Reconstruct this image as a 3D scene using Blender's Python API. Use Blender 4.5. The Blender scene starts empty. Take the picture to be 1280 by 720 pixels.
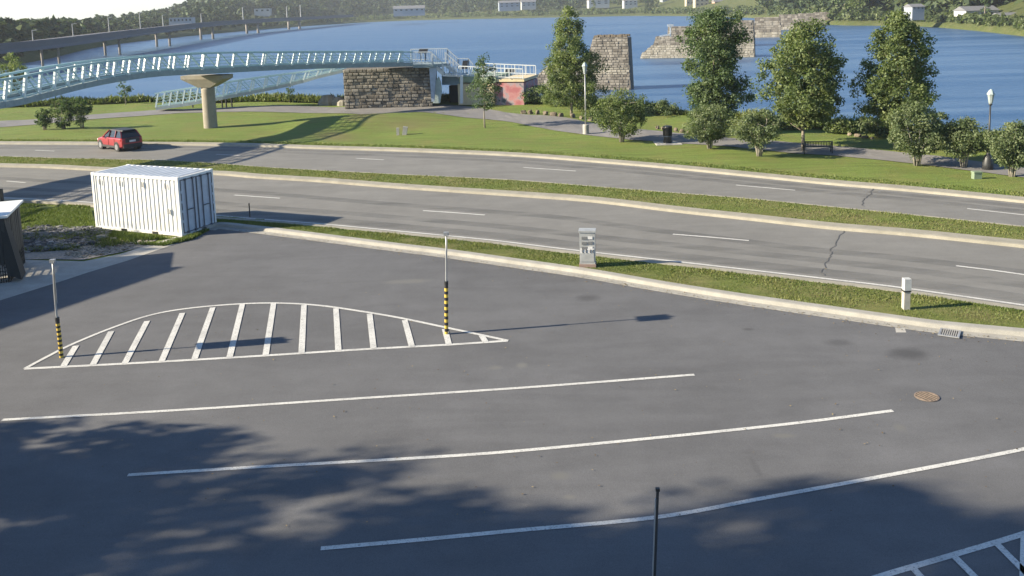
import bpy, math, random
import numpy as np
from mathutils import Vector, Matrix, noise
R = math.radians
rnd = random.Random(7)
rng = np.random.default_rng(7)
sc = bpy.context.scene
col = sc.collection

# ---------------------------------------------------------------- camera
W, H = 1280.0, 720.0
F = 1130.0
CAMZ = 10.3
PITCH, ROLL, PY = 8.0, -1.72, 167.0
cd = bpy.data.cameras.new('camera'); cam = bpy.data.objects.new('camera', cd); col.objects.link(cam)
cd.sensor_width = 36.0; cd.lens = F / W * 36.0
cd.shift_y = (PY - 360.0) / W
cd.clip_start = 0.1; cd.clip_end = 9000
cm = (Matrix.Rotation(R(90 - PITCH), 4, 'X') @ Matrix.Rotation(R(ROLL), 4, 'Z'))
cam.matrix_world = Matrix.Translation((0, 0, CAMZ)) @ cm
sc.camera = cam
CR = cm.to_3x3()

# ---------------------------------------------------------------- light
SUN_EL, SUN_AZ = 24.5, -98.0          # degrees; azimuth clockwise from +Y: the sun stands to the left, slightly behind
sdir = Vector((math.sin(R(SUN_AZ)) * math.cos(R(SUN_EL)), math.cos(R(SUN_AZ)) * math.cos(R(SUN_EL)), math.sin(R(SUN_EL))))
sl = bpy.data.lights.new('sun', 'SUN'); sl.energy = 4.8; sl.angle = R(0.7); sl.color = (1.0, 0.87, 0.66)
so = bpy.data.objects.new('sun', sl); col.objects.link(so)
so.rotation_euler = (-sdir).to_track_quat('-Z', 'Y').to_euler(); so.location = (0, 0, 60)
wd = bpy.data.worlds.new('World'); sc.world = wd; wd.use_nodes = True
nt = wd.node_tree; bg = nt.nodes['Background']
sky = nt.nodes.new('ShaderNodeTexSky'); sky.sky_type = 'NISHITA'; sky.sun_disc = False
sky.sun_elevation = R(SUN_EL); sky.sun_rotation = R(SUN_AZ)
sky.altitude = 20; sky.air_density = 1.0; sky.dust_density = 0.3; sky.ozone_density = 4.5
nt.links.new(sky.outputs[0], bg.inputs[0]); bg.inputs[1].default_value = 0.07
sc.view_settings.view_transform = 'Standard'; sc.view_settings.look = 'None'
sc.view_settings.exposure = 1.62; sc.view_settings.gamma = 1.0
sc.cycles.max_bounces = 6; sc.cycles.transparent_max_bounces = 12; sc.cycles.volume_bounces = 0
sc.cycles.use_denoising = True

# ---------------------------------------------------------------- geometry helpers
def ray(u, v):
    d = Vector(((u - W / 2) / F, -(v - PY) / F, -1.0))
    return CR @ d
def pix(u, v, z=0.0):
    "point where the sight line of a photo pixel meets the level z"
    d = ray(u, v); t = (z - CAMZ) / d.z
    return Vector((d.x * t, d.y * t, z))
def pixd(u, v, y):
    "point on a photo pixel's sight line at distance y in front of the camera"
    d = ray(u, v); t = y / d.y
    return Vector((d.x * t, y, CAMZ + d.z * t))
def topz(base, v):
    "height of the point above base that shows at photo row v"
    lo, hi = -5.0, 60.0
    for _ in range(40):
        m = (lo + hi) / 2
        p = CR.transposed() @ (Vector((base.x, base.y, m)) - Vector((0, 0, CAMZ)))
        vv = PY - F * p.y / (-p.z)
        if vv > v: lo = m
        else: hi = m
    return (lo + hi) / 2

def smooth(pts, n=8):
    P = [Vector(p) for p in pts]
    if len(P) < 3: n = max(n, 2)
    P = [P[0] * 2 - P[1]] + P + [P[-1] * 2 - P[-2]]
    out = []
    for i in range(1, len(P) - 2):
        a, b, c, d = P[i - 1], P[i], P[i + 1], P[i + 2]
        for k in range(n):
            t = k / n
            out.append(0.5 * ((2 * b) + (c - a) * t + (2 * a - 5 * b + 4 * c - d) * t * t + (3 * b - a - 3 * c + d) * t ** 3))
    out.append(P[-2].copy())
    return out
def gcurve(pts, n=8, ext=0.0, z=0.0):
    W3 = [pix(u, v, z) for u, v in smooth([Vector(p) for p in pts], n)]
    if ext:
        a = (W3[0] - W3[1]).normalized(); b = (W3[-1] - W3[-2]).normalized()
        W3 = [W3[0] + a * ext * k for k in (1.0, 0.5)] + W3 + [W3[-1] + b * ext * k for k in (0.5, 1.0)]
    return W3
def offset(curve, d):
    out = []
    for i, p in enumerate(curve):
        a = curve[max(i - 1, 0)]; b = curve[min(i + 1, len(curve) - 1)]
        t = (b - a); t.z = 0; t.normalize()
        out.append(p + Vector((-t.y, t.x, 0)) * d)   # positive = to the left of travel (away from the camera for left-to-right)
    return out

class MB:
    def __init__(s): s.v = []; s.f = []
    def add(s, vs, fs):
        o = len(s.v); s.v += [tuple(v) for v in vs]; s.f += [tuple(i + o for i in f) for f in fs]; return s
    def box(s, c, sz, M=None):
        x, y, z = [k / 2 for k in sz]; c = Vector(c)
        vs = [Vector((a * x, b * y, d * z)) + c for d in (-1, 1) for a, b in ((-1, -1), (1, -1), (1, 1), (-1, 1))]
        if M is not None: vs = [M @ v for v in vs]
        return s.add(vs, [(3, 2, 1, 0), (4, 5, 6, 7), (0, 1, 5, 4), (1, 2, 6, 5), (2, 3, 7, 6), (3, 0, 4, 7)])
    def bar(s, a, b, w, h=None, up=(0, 0, 1)):
        a, b = Vector(a), Vector(b); h = h or w; d = (b - a).normalized(); up = Vector(up)
        if abs(d.dot(up)) > 0.98: up = Vector((0, 1, 0)) if abs(d.y) < 0.9 else Vector((1, 0, 0))
        sx = d.cross(up).normalized() * (w / 2); sy = sx.cross(d).normalized() * (h / 2)
        vs = [p + i * sx + j * sy for p in (a, b) for i, j in ((-1, -1), (1, -1), (1, 1), (-1, 1))]
        return s.add(vs, [(3, 2, 1, 0), (4, 5, 6, 7), (0, 1, 5, 4), (1, 2, 6, 5), (2, 3, 7, 6), (3, 0, 4, 7)])
    def tube(s, pts, rs, n=8):
        pts = [Vector(p) for p in pts]
        if not hasattr(rs, '__len__'): rs = [rs] * len(pts)
        o = len(s.v)
        for i, p in enumerate(pts):
            d = (pts[min(i + 1, len(pts) - 1)] - pts[max(i - 1, 0)]).normalized()
            up = Vector((0, 0, 1)) if abs(d.z) < 0.9 else Vector((1, 0, 0))
            x = d.cross(up).normalized(); y = x.cross(d)
            for k in range(n):
                a = 2 * math.pi * k / n
                s.v.append(tuple(p + (x * math.cos(a) + y * math.sin(a)) * rs[i]))
        for i in range(len(pts) - 1):
            for k in range(n):
                s.f.append((o + i * n + k, o + i * n + (k + 1) % n, o + (i + 1) * n + (k + 1) % n, o + (i + 1) * n + k))
        s.f.append(tuple(o + k for k in range(n))[::-1]); s.f.append(tuple(o + (len(pts) - 1) * n + k for k in range(n)))
        return s
    def lathe(s, prof, c=(0, 0, 0), n=16, caps=True):
        o = len(s.v); c = Vector(c)
        for r, z in prof:
            for k in range(n):
                a = 2 * math.pi * k / n; s.v.append((c.x + r * math.cos(a), c.y + r * math.sin(a), c.z + z))
        for i in range(len(prof) - 1):
            for k in range(n):
                s.f.append((o + i * n + k, o + i * n + (k + 1) % n, o + (i + 1) * n + (k + 1) % n, o + (i + 1) * n + k))
        if caps: s.f.append(tuple(o + k for k in range(n))[::-1]); s.f.append(tuple(o + (len(prof) - 1) * n + k for k in range(n)))
        return s
    def prism(s, poly, z0, z1):
        n = len(poly)
        vs = [(p[0], p[1], z0) for p in poly] + [(p[0], p[1], z1) for p in poly]
        return s.add(vs, [tuple(range(n))[::-1], tuple(range(n, 2 * n))] + [(i, (i + 1) % n, n + (i + 1) % n, n + i) for i in range(n)])
    def strip(s, A, B, za=None, zb=None):
        vs = []
        for a, b in zip(A, B):
            vs += [(a[0], a[1], a[2] if za is None else za), (b[0], b[1], b[2] if zb is None else zb)]
        return s.add(vs, [(2 * i, 2 * i + 1, 2 * i + 3, 2 * i + 2) for i in range(len(A) - 1)])
    def sweep(s, curve, prof):
        "prof: list of (offset, z) swept along a ground curve"
        rows = []
        for off, z in prof:
            rows.append([Vector((p.x, p.y, z)) for p in offset(curve, off)])
        n = len(curve)
        o = len(s.v)
        for r in rows: s.v += [tuple(p) for p in r]
        for j in range(len(rows) - 1):
            for i in range(n - 1):
                s.f.append((o + j * n + i, o + j * n + i + 1, o + (j + 1) * n + i + 1, o + (j + 1) * n + i))
        return s
    def build(s, name, mat, parent=None, smooth=False, loc=None):
        me = bpy.data.meshes.new(name); me.from_pydata(s.v, [], s.f); me.validate(); me.update()
        if mat: me.materials.append(mat)
        if smooth: me.polygons.foreach_set('use_smooth', [True] * len(me.polygons))
        o = bpy.data.objects.new(name, me); col.objects.link(o)
        if parent is not None: o.parent = parent
        if loc is not None: o.location = loc
        return o
def tag(o, label=None, cat=None, group=None, kind=None):
    if label: o['label'] = label
    if cat: o['category'] = cat
    if group: o['group'] = group
    if kind: o['kind'] = kind
    return o
def thing(name, loc, label, cat, rz=0.0, group=None):
    o = bpy.data.objects.new(name, None); col.objects.link(o); o.location = loc; o.rotation_euler = (0, 0, rz)
    o.empty_display_size = 0.3
    return tag(o, label, cat, group)
def struct(name, mb, mat, smooth=False, parent=None):
    return tag(mb.build(name, mat, parent, smooth), kind='structure')
def copy_tree(o, parent=None):
    c = o.copy(); col.objects.link(c); c.parent = parent
    for ch in list(o.children): copy_tree(ch, c)
    return c
def quads_mesh(name, V, mat, tint=None, parent=None, tri=False):
    "V: (n,4,3) or (n,3,3) array of separate faces, tint per face 0..1"
    k = V.shape[1]; n = V.shape[0]
    me = bpy.data.meshes.new(name)
    me.vertices.add(n * k); me.vertices.foreach_set('co', V.reshape(-1).astype(np.float32))
    me.loops.add(n * k); me.loops.foreach_set('vertex_index', np.arange(n * k, dtype=np.int32))
    me.polygons.add(n); me.polygons.foreach_set('loop_start', np.arange(0, n * k, k, dtype=np.int32))
    me.polygons.foreach_set('loop_total', np.full(n, k, dtype=np.int32))
    me.update(calc_edges=True)
    if tint is not None:
        at = me.attributes.new('tint', 'FLOAT', 'FACE'); at.data.foreach_set('value', tint.astype(np.float32))
    me.materials.append(mat)
    o = bpy.data.objects.new(name, me); col.objects.link(o)
    if parent is not None: o.parent = parent
    return o

# ---------------------------------------------------------------- materials
class M_:
    def __init__(s, name):
        s.m = bpy.data.materials.new(name); s.m.use_nodes = True; s.t = s.m.node_tree
        s.b = s.t.nodes['Principled BSDF']; s.co = None
    def n(s, typ, **kw):
        nd = s.t.nodes.new('ShaderNode' + typ)
        for k, v in kw.items():
            if k.startswith('i_'):
                key = k[2:]; key = int(key) if key.isdigit() else key
                nd.inputs[key].default_value = v
            else: setattr(nd, k, v)
        return nd
    def l(s, a, b): s.t.links.new(a, b)
    def pos(s, scale=(1, 1, 1), rot=(0, 0, 0)):
        tc = s.n('TexCoord'); mp = s.n('Mapping'); mp.inputs['Scale'].default_value = scale; mp.inputs['Rotation'].default_value = rot
        s.l(tc.outputs['Object'], mp.inputs[0]); return mp.outputs[0]
    def noise(s, scale, detail=4, vec=None, rough=0.55):
        nd = s.n('TexNoise'); nd.inputs['Scale'].default_value = scale; nd.inputs['Detail'].default_value = detail
        nd.inputs['Roughness'].default_value = rough
        s.l(vec if vec is not None else s.pos(), nd.inputs['Vector']); return nd.outputs['Fac']
    def ramp(s, fac, stops):
        nd = s.n('ValToRGB'); e = nd.color_ramp.elements
        while len(e) < len(stops): e.new(0.5)
        for i, (p, c) in enumerate(stops):
            e[i].position = p; e[i].color = (c[0], c[1], c[2], 1) if hasattr(c, '__len__') else (c, c, c, 1)
        s.l(fac, nd.inputs[0]); return nd.outputs[0]
    def mix(s, fac, a, b, mode='MIX'):
        nd = s.n('MixRGB', blend_type=mode)
        for k, x in ((0, fac), (1, a), (2, b)):
            if isinstance(x, (int, float)): nd.inputs[k].default_value = x if k == 0 else (x, x, x, 1)
            elif isinstance(x, tuple): nd.inputs[k].default_value = (*x[:3], 1)
            else: s.l(x, nd.inputs[k])
        return nd.outputs[0]
    def math(s, op, a, b=0.0, clamp=False):
        nd = s.n('Math', operation=op); nd.use_clamp = clamp
        for k, x in ((0, a), (1, b)):
            if isinstance(x, (int, float)): nd.inputs[k].default_value = x
            else: s.l(x, nd.inputs[k])
        return nd.outputs[0]
    def bump(s, h, strength=0.3, dist=0.02):
        nd = s.n('Bump'); nd.inputs['Strength'].default_value = strength; nd.inputs['Distance'].default_value = dist
        s.l(h, nd.inputs['Height']); s.l(nd.outputs[0], s.b.inputs['Normal'])
    def set(s, color=None, rough=0.8, metal=0.0, spec=None):
        if color is not None:
            if isinstance(color, tuple): s.b.inputs['Base Color'].default_value = (*color[:3], 1)
            else: s.l(color, s.b.inputs['Base Color'])
        if isinstance(rough, (int, float)): s.b.inputs['Roughness'].default_value = rough
        else: s.l(rough, s.b.inputs['Roughness'])
        s.b.inputs['Metallic'].default_value = metal
        if spec is not None: s.b.inputs['Specular IOR Level'].default_value = spec
        return s.m
def plain(name, c, rough=0.6, metal=0.0, vary=0.12, scale=3.0, bump=0.0):
    m = M_(name); f = m.noise(scale, 5)
    a = tuple(x * (1 - vary) for x in c); b = tuple(min(1, x * (1 + vary)) for x in c)
    m.set(m.ramp(f, [(0.3, a), (0.7, b)]), rough, metal)
    if bump: m.bump(m.noise(scale * 12, 3), bump, 0.01)
    return m.m

def asphalt(name, base, stains=(), tint=(1, 1, 1.0), big=0.12, streak=None):
    m = M_(name)
    g = m.noise(55, 3, rough=0.8); fine = m.ramp(g, [(0.3, 0.74), (0.72, 1.26)])
    b1 = m.ramp(m.noise(0.16, 6), [(0.3, 1 - big), (0.7, 1 + big)])
    b2 = m.ramp(m.noise(0.9, 6, rough=0.7), [(0.3, 0.90), (0.75, 1.10)])
    c = m.mix(1.0, fine, b1, 'MULTIPLY'); c = m.mix(1.0, c, b2, 'MULTIPLY')
    # long faint swirls left by turning wheels
    wv = m.n('TexNoise'); wv.inputs['Scale'].default_value = 0.5; wv.inputs['Distortion'].default_value = 1.5; wv.inputs['Detail'].default_value = 3
    m.l(m.pos((0.35, 1.6, 1), (0, 0, 0.1)), wv.inputs['Vector'])
    c = m.mix(1.0, c, m.ramp(wv.outputs[0], [(0.35, 0.95), (0.62, 1.05)]), 'MULTIPLY')
    sp = m.ramp(m.noise(7, 2), [(0.74, 1.0), (0.8, 1.22)]); c = m.mix(1.0, c, sp, 'MULTIPLY')
    c = m.mix(1.0, c, (base * tint[0], base * tint[1], base * tint[2]), 'MULTIPLY')
    tc = m.n('TexCoord')
    for (x, y, rx, ry, rot, val) in stains:
        mp = m.n('Mapping', vector_type='TEXTURE'); mp.inputs['Location'].default_value = (x, y, 0); mp.inputs['Rotation'].default_value = (0, 0, rot)
        mp.inputs['Scale'].default_value = (rx, ry, 100)
        m.l(tc.outputs['Object'], mp.inputs[0])
        ln = m.n('VectorMath', operation='LENGTH'); m.l(mp.outputs[0], ln.inputs[0])
        wob = m.math('ADD', ln.outputs['Value'], m.math('MULTIPLY', m.noise(1.6, 3), 0.9)); wob = m.math('MULTIPLY', wob, 0.5)
        k = m.ramp(wob, [(0.42, 1.0), (0.78, 0.0)])
        if val < 1: c = m.mix(k, c, m.mix(1.0, c, val, 'MULTIPLY'))
        else: c = m.mix(k, c, (base * val, base * val, base * val * 0.97))
    m.set(c, 0.88, spec=0.25); m.bump(g, 0.35, 0.008)
    return m.m

def grass_mat(name, a, b, dry, dryness=0.5, patches=()):
    m = M_(name)
    f = m.noise(5.0, 6, rough=0.75); c = m.ramp(f, [(0.3, a), (0.7, b)])
    f2 = m.noise(0.35, 6, rough=0.65); c = m.mix(m.ramp(f2, [(dryness - 0.06, 0.0), (dryness + 0.2, 0.75)]), c, dry)
    f3 = m.noise(28, 4, rough=0.8); c = m.mix(1.0, c, m.ramp(f3, [(0.3, 0.6), (0.7, 1.35)]), 'MULTIPLY')
    f4 = m.noise(0.9, 4, m.pos((0.25, 2.2, 1), (0, 0, -0.12))); c = m.mix(1.0, c, m.ramp(f4, [(0.35, 0.86), (0.65, 1.12)]), 'MULTIPLY')
    tc = m.n('TexCoord') if patches else None
    for (x, y, rx, ry, rot, k0) in patches:
        mp = m.n('Mapping', vector_type='TEXTURE'); mp.inputs['Location'].default_value = (x, y, 0); mp.inputs['Rotation'].default_value = (0, 0, rot); mp.inputs['Scale'].default_value = (rx, ry, 100)
        m.l(tc.outputs['Object'], mp.inputs[0]); ln = m.n('VectorMath', operation='LENGTH'); m.l(mp.outputs[0], ln.inputs[0])
        wob = m.math('ADD', ln.outputs['Value'], m.math('MULTIPLY', m.noise(1.1, 5, rough=.7), 1.2)); wob = m.math('MULTIPLY', wob, 0.5)
        c = m.mix(m.ramp(wob, [(0.40, k0), (0.85, 0.0)]), c, m.mix(f3, (.10, .085, .035), (.19, .165, .085)))
    m.set(c, 0.9, spec=0.15); m.bump(m.noise(22, 4, rough=0.8), 0.8, 0.06)
    return m.m

def leaf_mat(name, dark, mid, light, trans=0.42):
    m = M_(name); at = m.n('Attribute', attribute_name='tint')
    c = m.ramp(at.outputs['Fac'], [(0.0, dark), (0.5, mid), (1.0, light)])
    m.t.nodes.remove(m.b)
    d = m.n('BsdfDiffuse'); t = m.n('BsdfTranslucent'); g = m.n('BsdfGlossy'); g.inputs['Roughness'].default_value = 0.6
    m.l(c, d.inputs[0]); m.l(m.mix(1.0, c, (1.0, 1.15, 0.5), 'MULTIPLY'), t.inputs[0]); g.inputs[0].default_value = (.6, .7, .7, 1)
    mx = m.n('MixShader'); mx.inputs[0].default_value = trans; m.l(d.outputs[0], mx.inputs[1]); m.l(t.outputs[0], mx.inputs[2])
    mg = m.n('MixShader'); mg.inputs[0].default_value = 0.025; m.l(mx.outputs[0], mg.inputs[1]); m.l(g.outputs[0], mg.inputs[2])
    m.l(mg.outputs[0], m.t.nodes['Material Output'].inputs[0])
    return m.m

def stone_mat(name, dark, mid, light, scale=1.0):
    m = M_(name); at = m.n('Attribute', attribute_name='tint')
    f = m.noise(2.5 * scale, 6, rough=0.7)
    k = m.math('ADD', m.math('MULTIPLY', at.outputs['Fac'], 0.5), m.math('MULTIPLY', f, 0.5))
    c = m.ramp(k, [(0.25, dark), (0.5, mid), (0.78, light)])
    st = m.noise(0.8, 5, m.pos((1, 1, 0.15))); c = m.mix(1.0, c, m.ramp(st, [(0.35, 0.72), (0.6, 1.08)]), 'MULTIPLY')
    m.set(c, 0.9, spec=0.2); m.bump(m.noise(9 * scale, 5), 0.6, 0.05)
    return m.m

P0 = lambda u, v: pix(u, v)
def stain(u, v, ru, rv, val, rot=0.0):
    p = P0(u, v); a = P0(u + ru, v); b = P0(u, v + rv)
    return (p.x, p.y, (a - p).length, (b - p).length, rot, val)
MAT = {}
MAT['lot'] = asphalt('lot_asphalt', 0.102, [stain(735, 373, 16, 5, .72), stain(690, 366, 40, 6, .88), stain(1050, 429, 22, 5, .74), stain(1135, 443, 30, 8, .62),
    stain(510, 352, 32, 3, 1.22, .06), stain(620, 460, 10, 3, 1.2), stain(652, 457, 8, 4, 1.25), stain(712, 622, 10, 4, 1.2), stain(980, 545, 16, 3, 1.15), stain(1125, 535, 10, 6, 1.15),
    stain(935, 412, 9, 2, .7), stain(945, 585, 5, 14, .85), stain(1140, 490, 40, 14, .9), stain(700, 595, 14, 6, 1.16)], (0.985, 1.0, 1.05))
MAT['road'] = asphalt('road_asphalt', 0.156, tint=(1.0, .99, .94), big=0.07)
MAT['path'] = asphalt('path_asphalt', 0.17, tint=(1.0, .97, .95), big=0.1)
MAT['worn'] = asphalt('worn_track_asphalt', 0.098, tint=(.98, 1.0, 1.04), big=0.08)
MAT['crack'] = plain('crack_filler', (0.07, 0.07, 0.068), 0.7)
def concrete(name, c, joint=0.0, rough=.85):
    m = M_(name); f = m.noise(1.3, 7, rough=.7); k = m.ramp(f, [(0.3, tuple(x * .8 for x in c)), (0.7, tuple(x * 1.12 for x in c))])
    k = m.mix(1.0, k, m.ramp(m.noise(40, 3), [(0.3, .88), (.7, 1.1)]), 'MULTIPLY')
    k = m.mix(m.ramp(m.noise(.35, 4), [(0.55, 0.0), (.75, .5)]), k, tuple(x * .62 for x in c))
    m.set(k, rough, spec=.25); m.bump(m.noise(30, 4), .3, .01); return m.m
MAT['kerb'] = concrete('kerb_concrete', (0.29, 0.282, 0.255))
MAT['roadkerb'] = concrete('road_kerb_concrete', (0.27, 0.255, 0.21))
MAT['apron'] = concrete('apron_concrete', (0.34, 0.33, 0.30))
MAT['slab'] = concrete('slab_concrete', (0.36, 0.35, 0.32))
def paint_mat():
    m = M_('road_paint'); f = m.noise(26, 4, rough=.75); w = m.noise(1.1, 3)
    k = m.math('MULTIPLY', m.ramp(f, [(0.36, 0.1), (.48, 1.0)]), m.ramp(w, [(0.25, .6), (.55, 1.0)]))
    m.set(m.mix(k, (0.16, .16, .16), (0.50, 0.50, 0.475)), .75); return m.m
MAT['paint'] = paint_mat()
MAT['grass'] = grass_mat('park_grass', (0.104, 0.146, 0.030), (0.150, 0.196, 0.050), (0.17, 0.155, 0.055), .52, [stain(455, 150, 34, 9, .8, .12), stain(420, 170, 30, 8, .7, .5), stain(510, 157, 50, 7, .6), stain(180, 290, 60, 12, .8)])
MAT['verge'] = grass_mat('verge_grass', (0.090, 0.118, 0.026), (0.135, 0.16, 0.042), (0.18, 0.155, 0.07), .46)
MAT['blade'] = leaf_mat('grass_blades', (0.075, 0.108, 0.022), (0.115, 0.152, 0.036), (0.19, 0.195, 0.07), .3)
MAT['weed'] = leaf_mat('weeds', (0.07, 0.09, 0.022), (0.12, 0.145, 0.038), (0.19, 0.195, 0.07), .3)
MAT['leafA'] = leaf_mat('leaf_olive', (0.060, 0.090, 0.032), (0.122, 0.158, 0.056), (0.22, 0.25, 0.10))
MAT['leafB'] = leaf_mat('leaf_dark', (0.042, 0.072, 0.032), (0.084, 0.125, 0.052), (0.17, 0.21, 0.10))
MAT['leafC'] = leaf_mat('leaf_grey_green', (0.060, 0.085, 0.036), (0.118, 0.152, 0.066), (0.22, 0.25, 0.135))
MAT['leafF'] = leaf_mat('leaf_far', (0.022, 0.038, 0.018), (0.045, 0.066, 0.027), (0.085, 0.105, 0.04), .25)
MAT['bark'] = plain('bark', (0.20, 0.175, 0.14), .9, scale=6, vary=.3, bump=.5)
MAT['steel'] = plain('galvanised_steel', (0.30, 0.31, 0.32), .5, .4)
MAT['darksteel'] = plain('dark_steel', (0.035, 0.037, 0.04), .5, .3)
MAT['black'] = plain('black_paint', (0.015, 0.016, 0.018), .5)
MAT['yellow'] = plain('yellow_reflector', (0.55, 0.38, 0.06), .5)
MAT['teal'] = plain('bridge_paint', (0.29, 0.42, 0.43), .5, vary=.08)
MAT['tealw'] = plain('bridge_post_paint', (0.50, 0.58, 0.58), .45, vary=.06)
MAT['tealg'] = plain('bridge_edge_paint', (0.20, 0.25, 0.26), .6)
MAT['white'] = plain('white_rail_paint', (0.50, 0.53, 0.54), .4, vary=.05)
MAT['concrete'] = concrete('pillar_concrete', (0.27, 0.245, 0.20))
MAT['stone'] = stone_mat('pier_stone', (0.13, 0.118, 0.102), (0.21, 0.194, 0.168), (0.29, 0.27, 0.235), .6)
MAT['stonepale'] = stone_mat('pale_footing_stone', (0.22, 0.205, 0.17), (0.31, 0.29, 0.245), (0.39, 0.37, 0.32), .5)
MAT['boulder'] = stone_mat('boulder_stone', (0.15, 0.125, 0.095), (0.27, 0.235, 0.185), (0.38, 0.34, 0.28), 1.0)
MAT['riprap'] = stone_mat('shaded_riprap_stone', (0.045, 0.048, 0.052), (0.10, 0.10, 0.105), (0.22, 0.22, 0.215), 1.0)  # stone colour darkened to stand for the shade over the pile
MAT['soil'] = plain('bare_soil', (0.15, 0.115, 0.075), .95, scale=2.0, vary=.35, bump=.6)
MAT['gravel'] = plain('gravel', (0.22, 0.20, 0.175), .95, scale=9.0, vary=.4, bump=.9)

# ---------------------------------------------------------------- traced ground lines (points on the ground read off the photograph)
C_lotkerb = [(262, 288), (272, 284.5), (300, 287), (350, 293), (400, 299.5), (480, 310), (560, 320), (640, 331.5), (730, 344.5), (830, 362), (930, 378), (1040, 394), (1130, 407), (1180, 413.5), (1280, 423)]
C_roadline = [(0, 247.3), (60, 250), (115, 253.5), (200, 262), (274, 270), (400, 280), (475, 287), (600, 299), (640, 303.5), (722, 313.5), (860, 329), (1040, 349.7), (1130, 360.5), (1280, 382)]
C_medn = [(0, 209), (60, 210.5), (115, 213.5), (200, 217), (272, 219), (320, 223), (400, 228), (500, 236), (640, 245.5), (740, 253), (840, 265), (940, 276), (1040, 287), (1140, 295.5), (1280, 310)]   # road-side foot of median kerb
C_medf = [(0, 197), (100, 200), (200, 202), (270, 206), (350, 212), (500, 220), (640, 227), (740, 235), (840, 243), (940, 251), (1040, 261), (1140, 271), (1280, 286)]
C_far = [(0, 180.5), (100, 181), (200, 181.5), (300, 183), (400, 186.5), (500, 189.5), (640, 195.5), (740, 203), (840, 211.5), (940, 221.5), (1040, 231.5), (1140, 240), (1280, 254)]            # foot of the far kerb
k_lot = gcurve(C_lotkerb, 8); k_lot += [k_lot[-1] + (k_lot[-1] - k_lot[-2]).normalized() * k for k in (6, 14, 24)]; k_line = gcurve(C_roadline, 6, 40); k_medn = gcurve(C_medn, 6, 60); k_medf = gcurve(C_medf, 6, 60); k_far = gcurve(C_far, 6, 70)
kl_ext = k_lot + [k_lot[-1] + (k_lot[-1] - k_lot[-2]).normalized() * k for k in (12, 25)]

# ---------------------------------------------------------------- ground, water, roads
bankpts = [pix(u, v) for u, v in ((-250, 139), (0, 134), (100, 130), (200, 127), (330, 126), (430, 128), (560, 126), (640, 126), (700, 131), (780, 137), (860, 144), (940, 151), (1010, 158), (1100, 163), (1200, 172), (1280, 181), (1400, 196))]
bx = np.array([p.x for p in bankpts]); by = np.array([p.y for p in bankpts])
def bankY(x):
    x = np.asarray(x, float)
    return np.where(x > bx[-1], by[-1] - (x - bx[-1]) * .5, np.interp(x, bx, by))
WATER = -2.5
farp = np.array([(p.x, p.y) for p in k_far])
mound_c = pix(470, 152); 
def park_z(x, y):
    d1 = math.exp(-(((x - mound_c.x) / 7.5) ** 2 + ((y - mound_c.y) / 3.6) ** 2))
    fy = float(np.interp(x, farp[:, 0], farp[:, 1]))
    w = max(0.0, min(1.0, (y - fy - 1.0) / 5.0))
    n = noise.noise(Vector((x * .13, y * .13, 3))) * .22 + noise.noise(Vector((x * .5, y * .5, 9))) * .05
    return w * (0.75 * d1 + n)
xs = np.concatenate([np.linspace(-420, -80, 18), np.linspace(-76, 60, 137), np.linspace(66, 300, 16)])
rows = np.concatenate([[-80, -20, 10, 30, 45, 55], [0.0] * 46])
gm = MB(); ncol = len(xs)
ny = 6 + 44 + 7
gv = []
for x in xs:
    fy = float(np.interp(x, farp[:, 0], farp[:, 1])); b = max(float(bankY(x)), fy + 12)
    ys = [-80, -20, 10, 30, 40, min(fy - 1, 50)] + list(np.linspace(fy, b, 44))
    for y in ys: gv.append((x, y, park_z(x, y) if y > fy else -0.02))
    for k, dz in ((.8, -.25), (1.8, -.9), (3.0, -1.8), (4.2, -2.6), (6.0, -3.4), (12, -4.2), (60, -6)):
        gv.append((x, b + k, dz + noise.noise(Vector((x * .4, k, 1))) * .25))
gf = [(i * ny + j, (i + 1) * ny + j, (i + 1) * ny + j + 1, i * ny + j + 1) for i in range(ncol - 1) for j in range(ny - 1)]
gm.add(gv, gf); ground = struct('ground', gm, MAT['grass'], smooth=True)

def water_mat():
    m = M_('river_water')
    v1 = m.pos((0.06, 0.22, 1), (0, 0, .05)); v2 = m.pos((0.5, 1.4, 1), (0, 0, -.1))
    n1 = m.n('TexNoise'); n1.inputs['Scale'].default_value = 1.0; n1.inputs['Detail'].default_value = 8; n1.inputs['Roughness'].default_value = .62; m.l(v2, n1.inputs['Vector'])
    big = m.noise(0.22, 5, m.pos((0.018, 0.42, 1), (0, 0, .05)), .68)
    mask = m.ramp(big, [(0.38, 0.0), (0.62, 1.0)])
    c = m.mix(mask, (0.020, 0.062, 0.150), (0.085, 0.145, 0.235))
    m.set(c, m.ramp(big, [(0.38, .30), (.62, .42)]), spec=.5); m.b.inputs['IOR'].default_value = 1.33
    m.bump(n1.outputs[0], .55, .35); return m.m
MAT['water'] = water_mat()
wm = MB().add([(-3500, 40, WATER), (3500, 40, WATER), (3500, 4200, WATER), (-3500, 4200, WATER)], [(0, 1, 2, 3)])
struct('river', wm, MAT['water'])

def cap(c1, c2): return c1 + c2[::-1]
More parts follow.
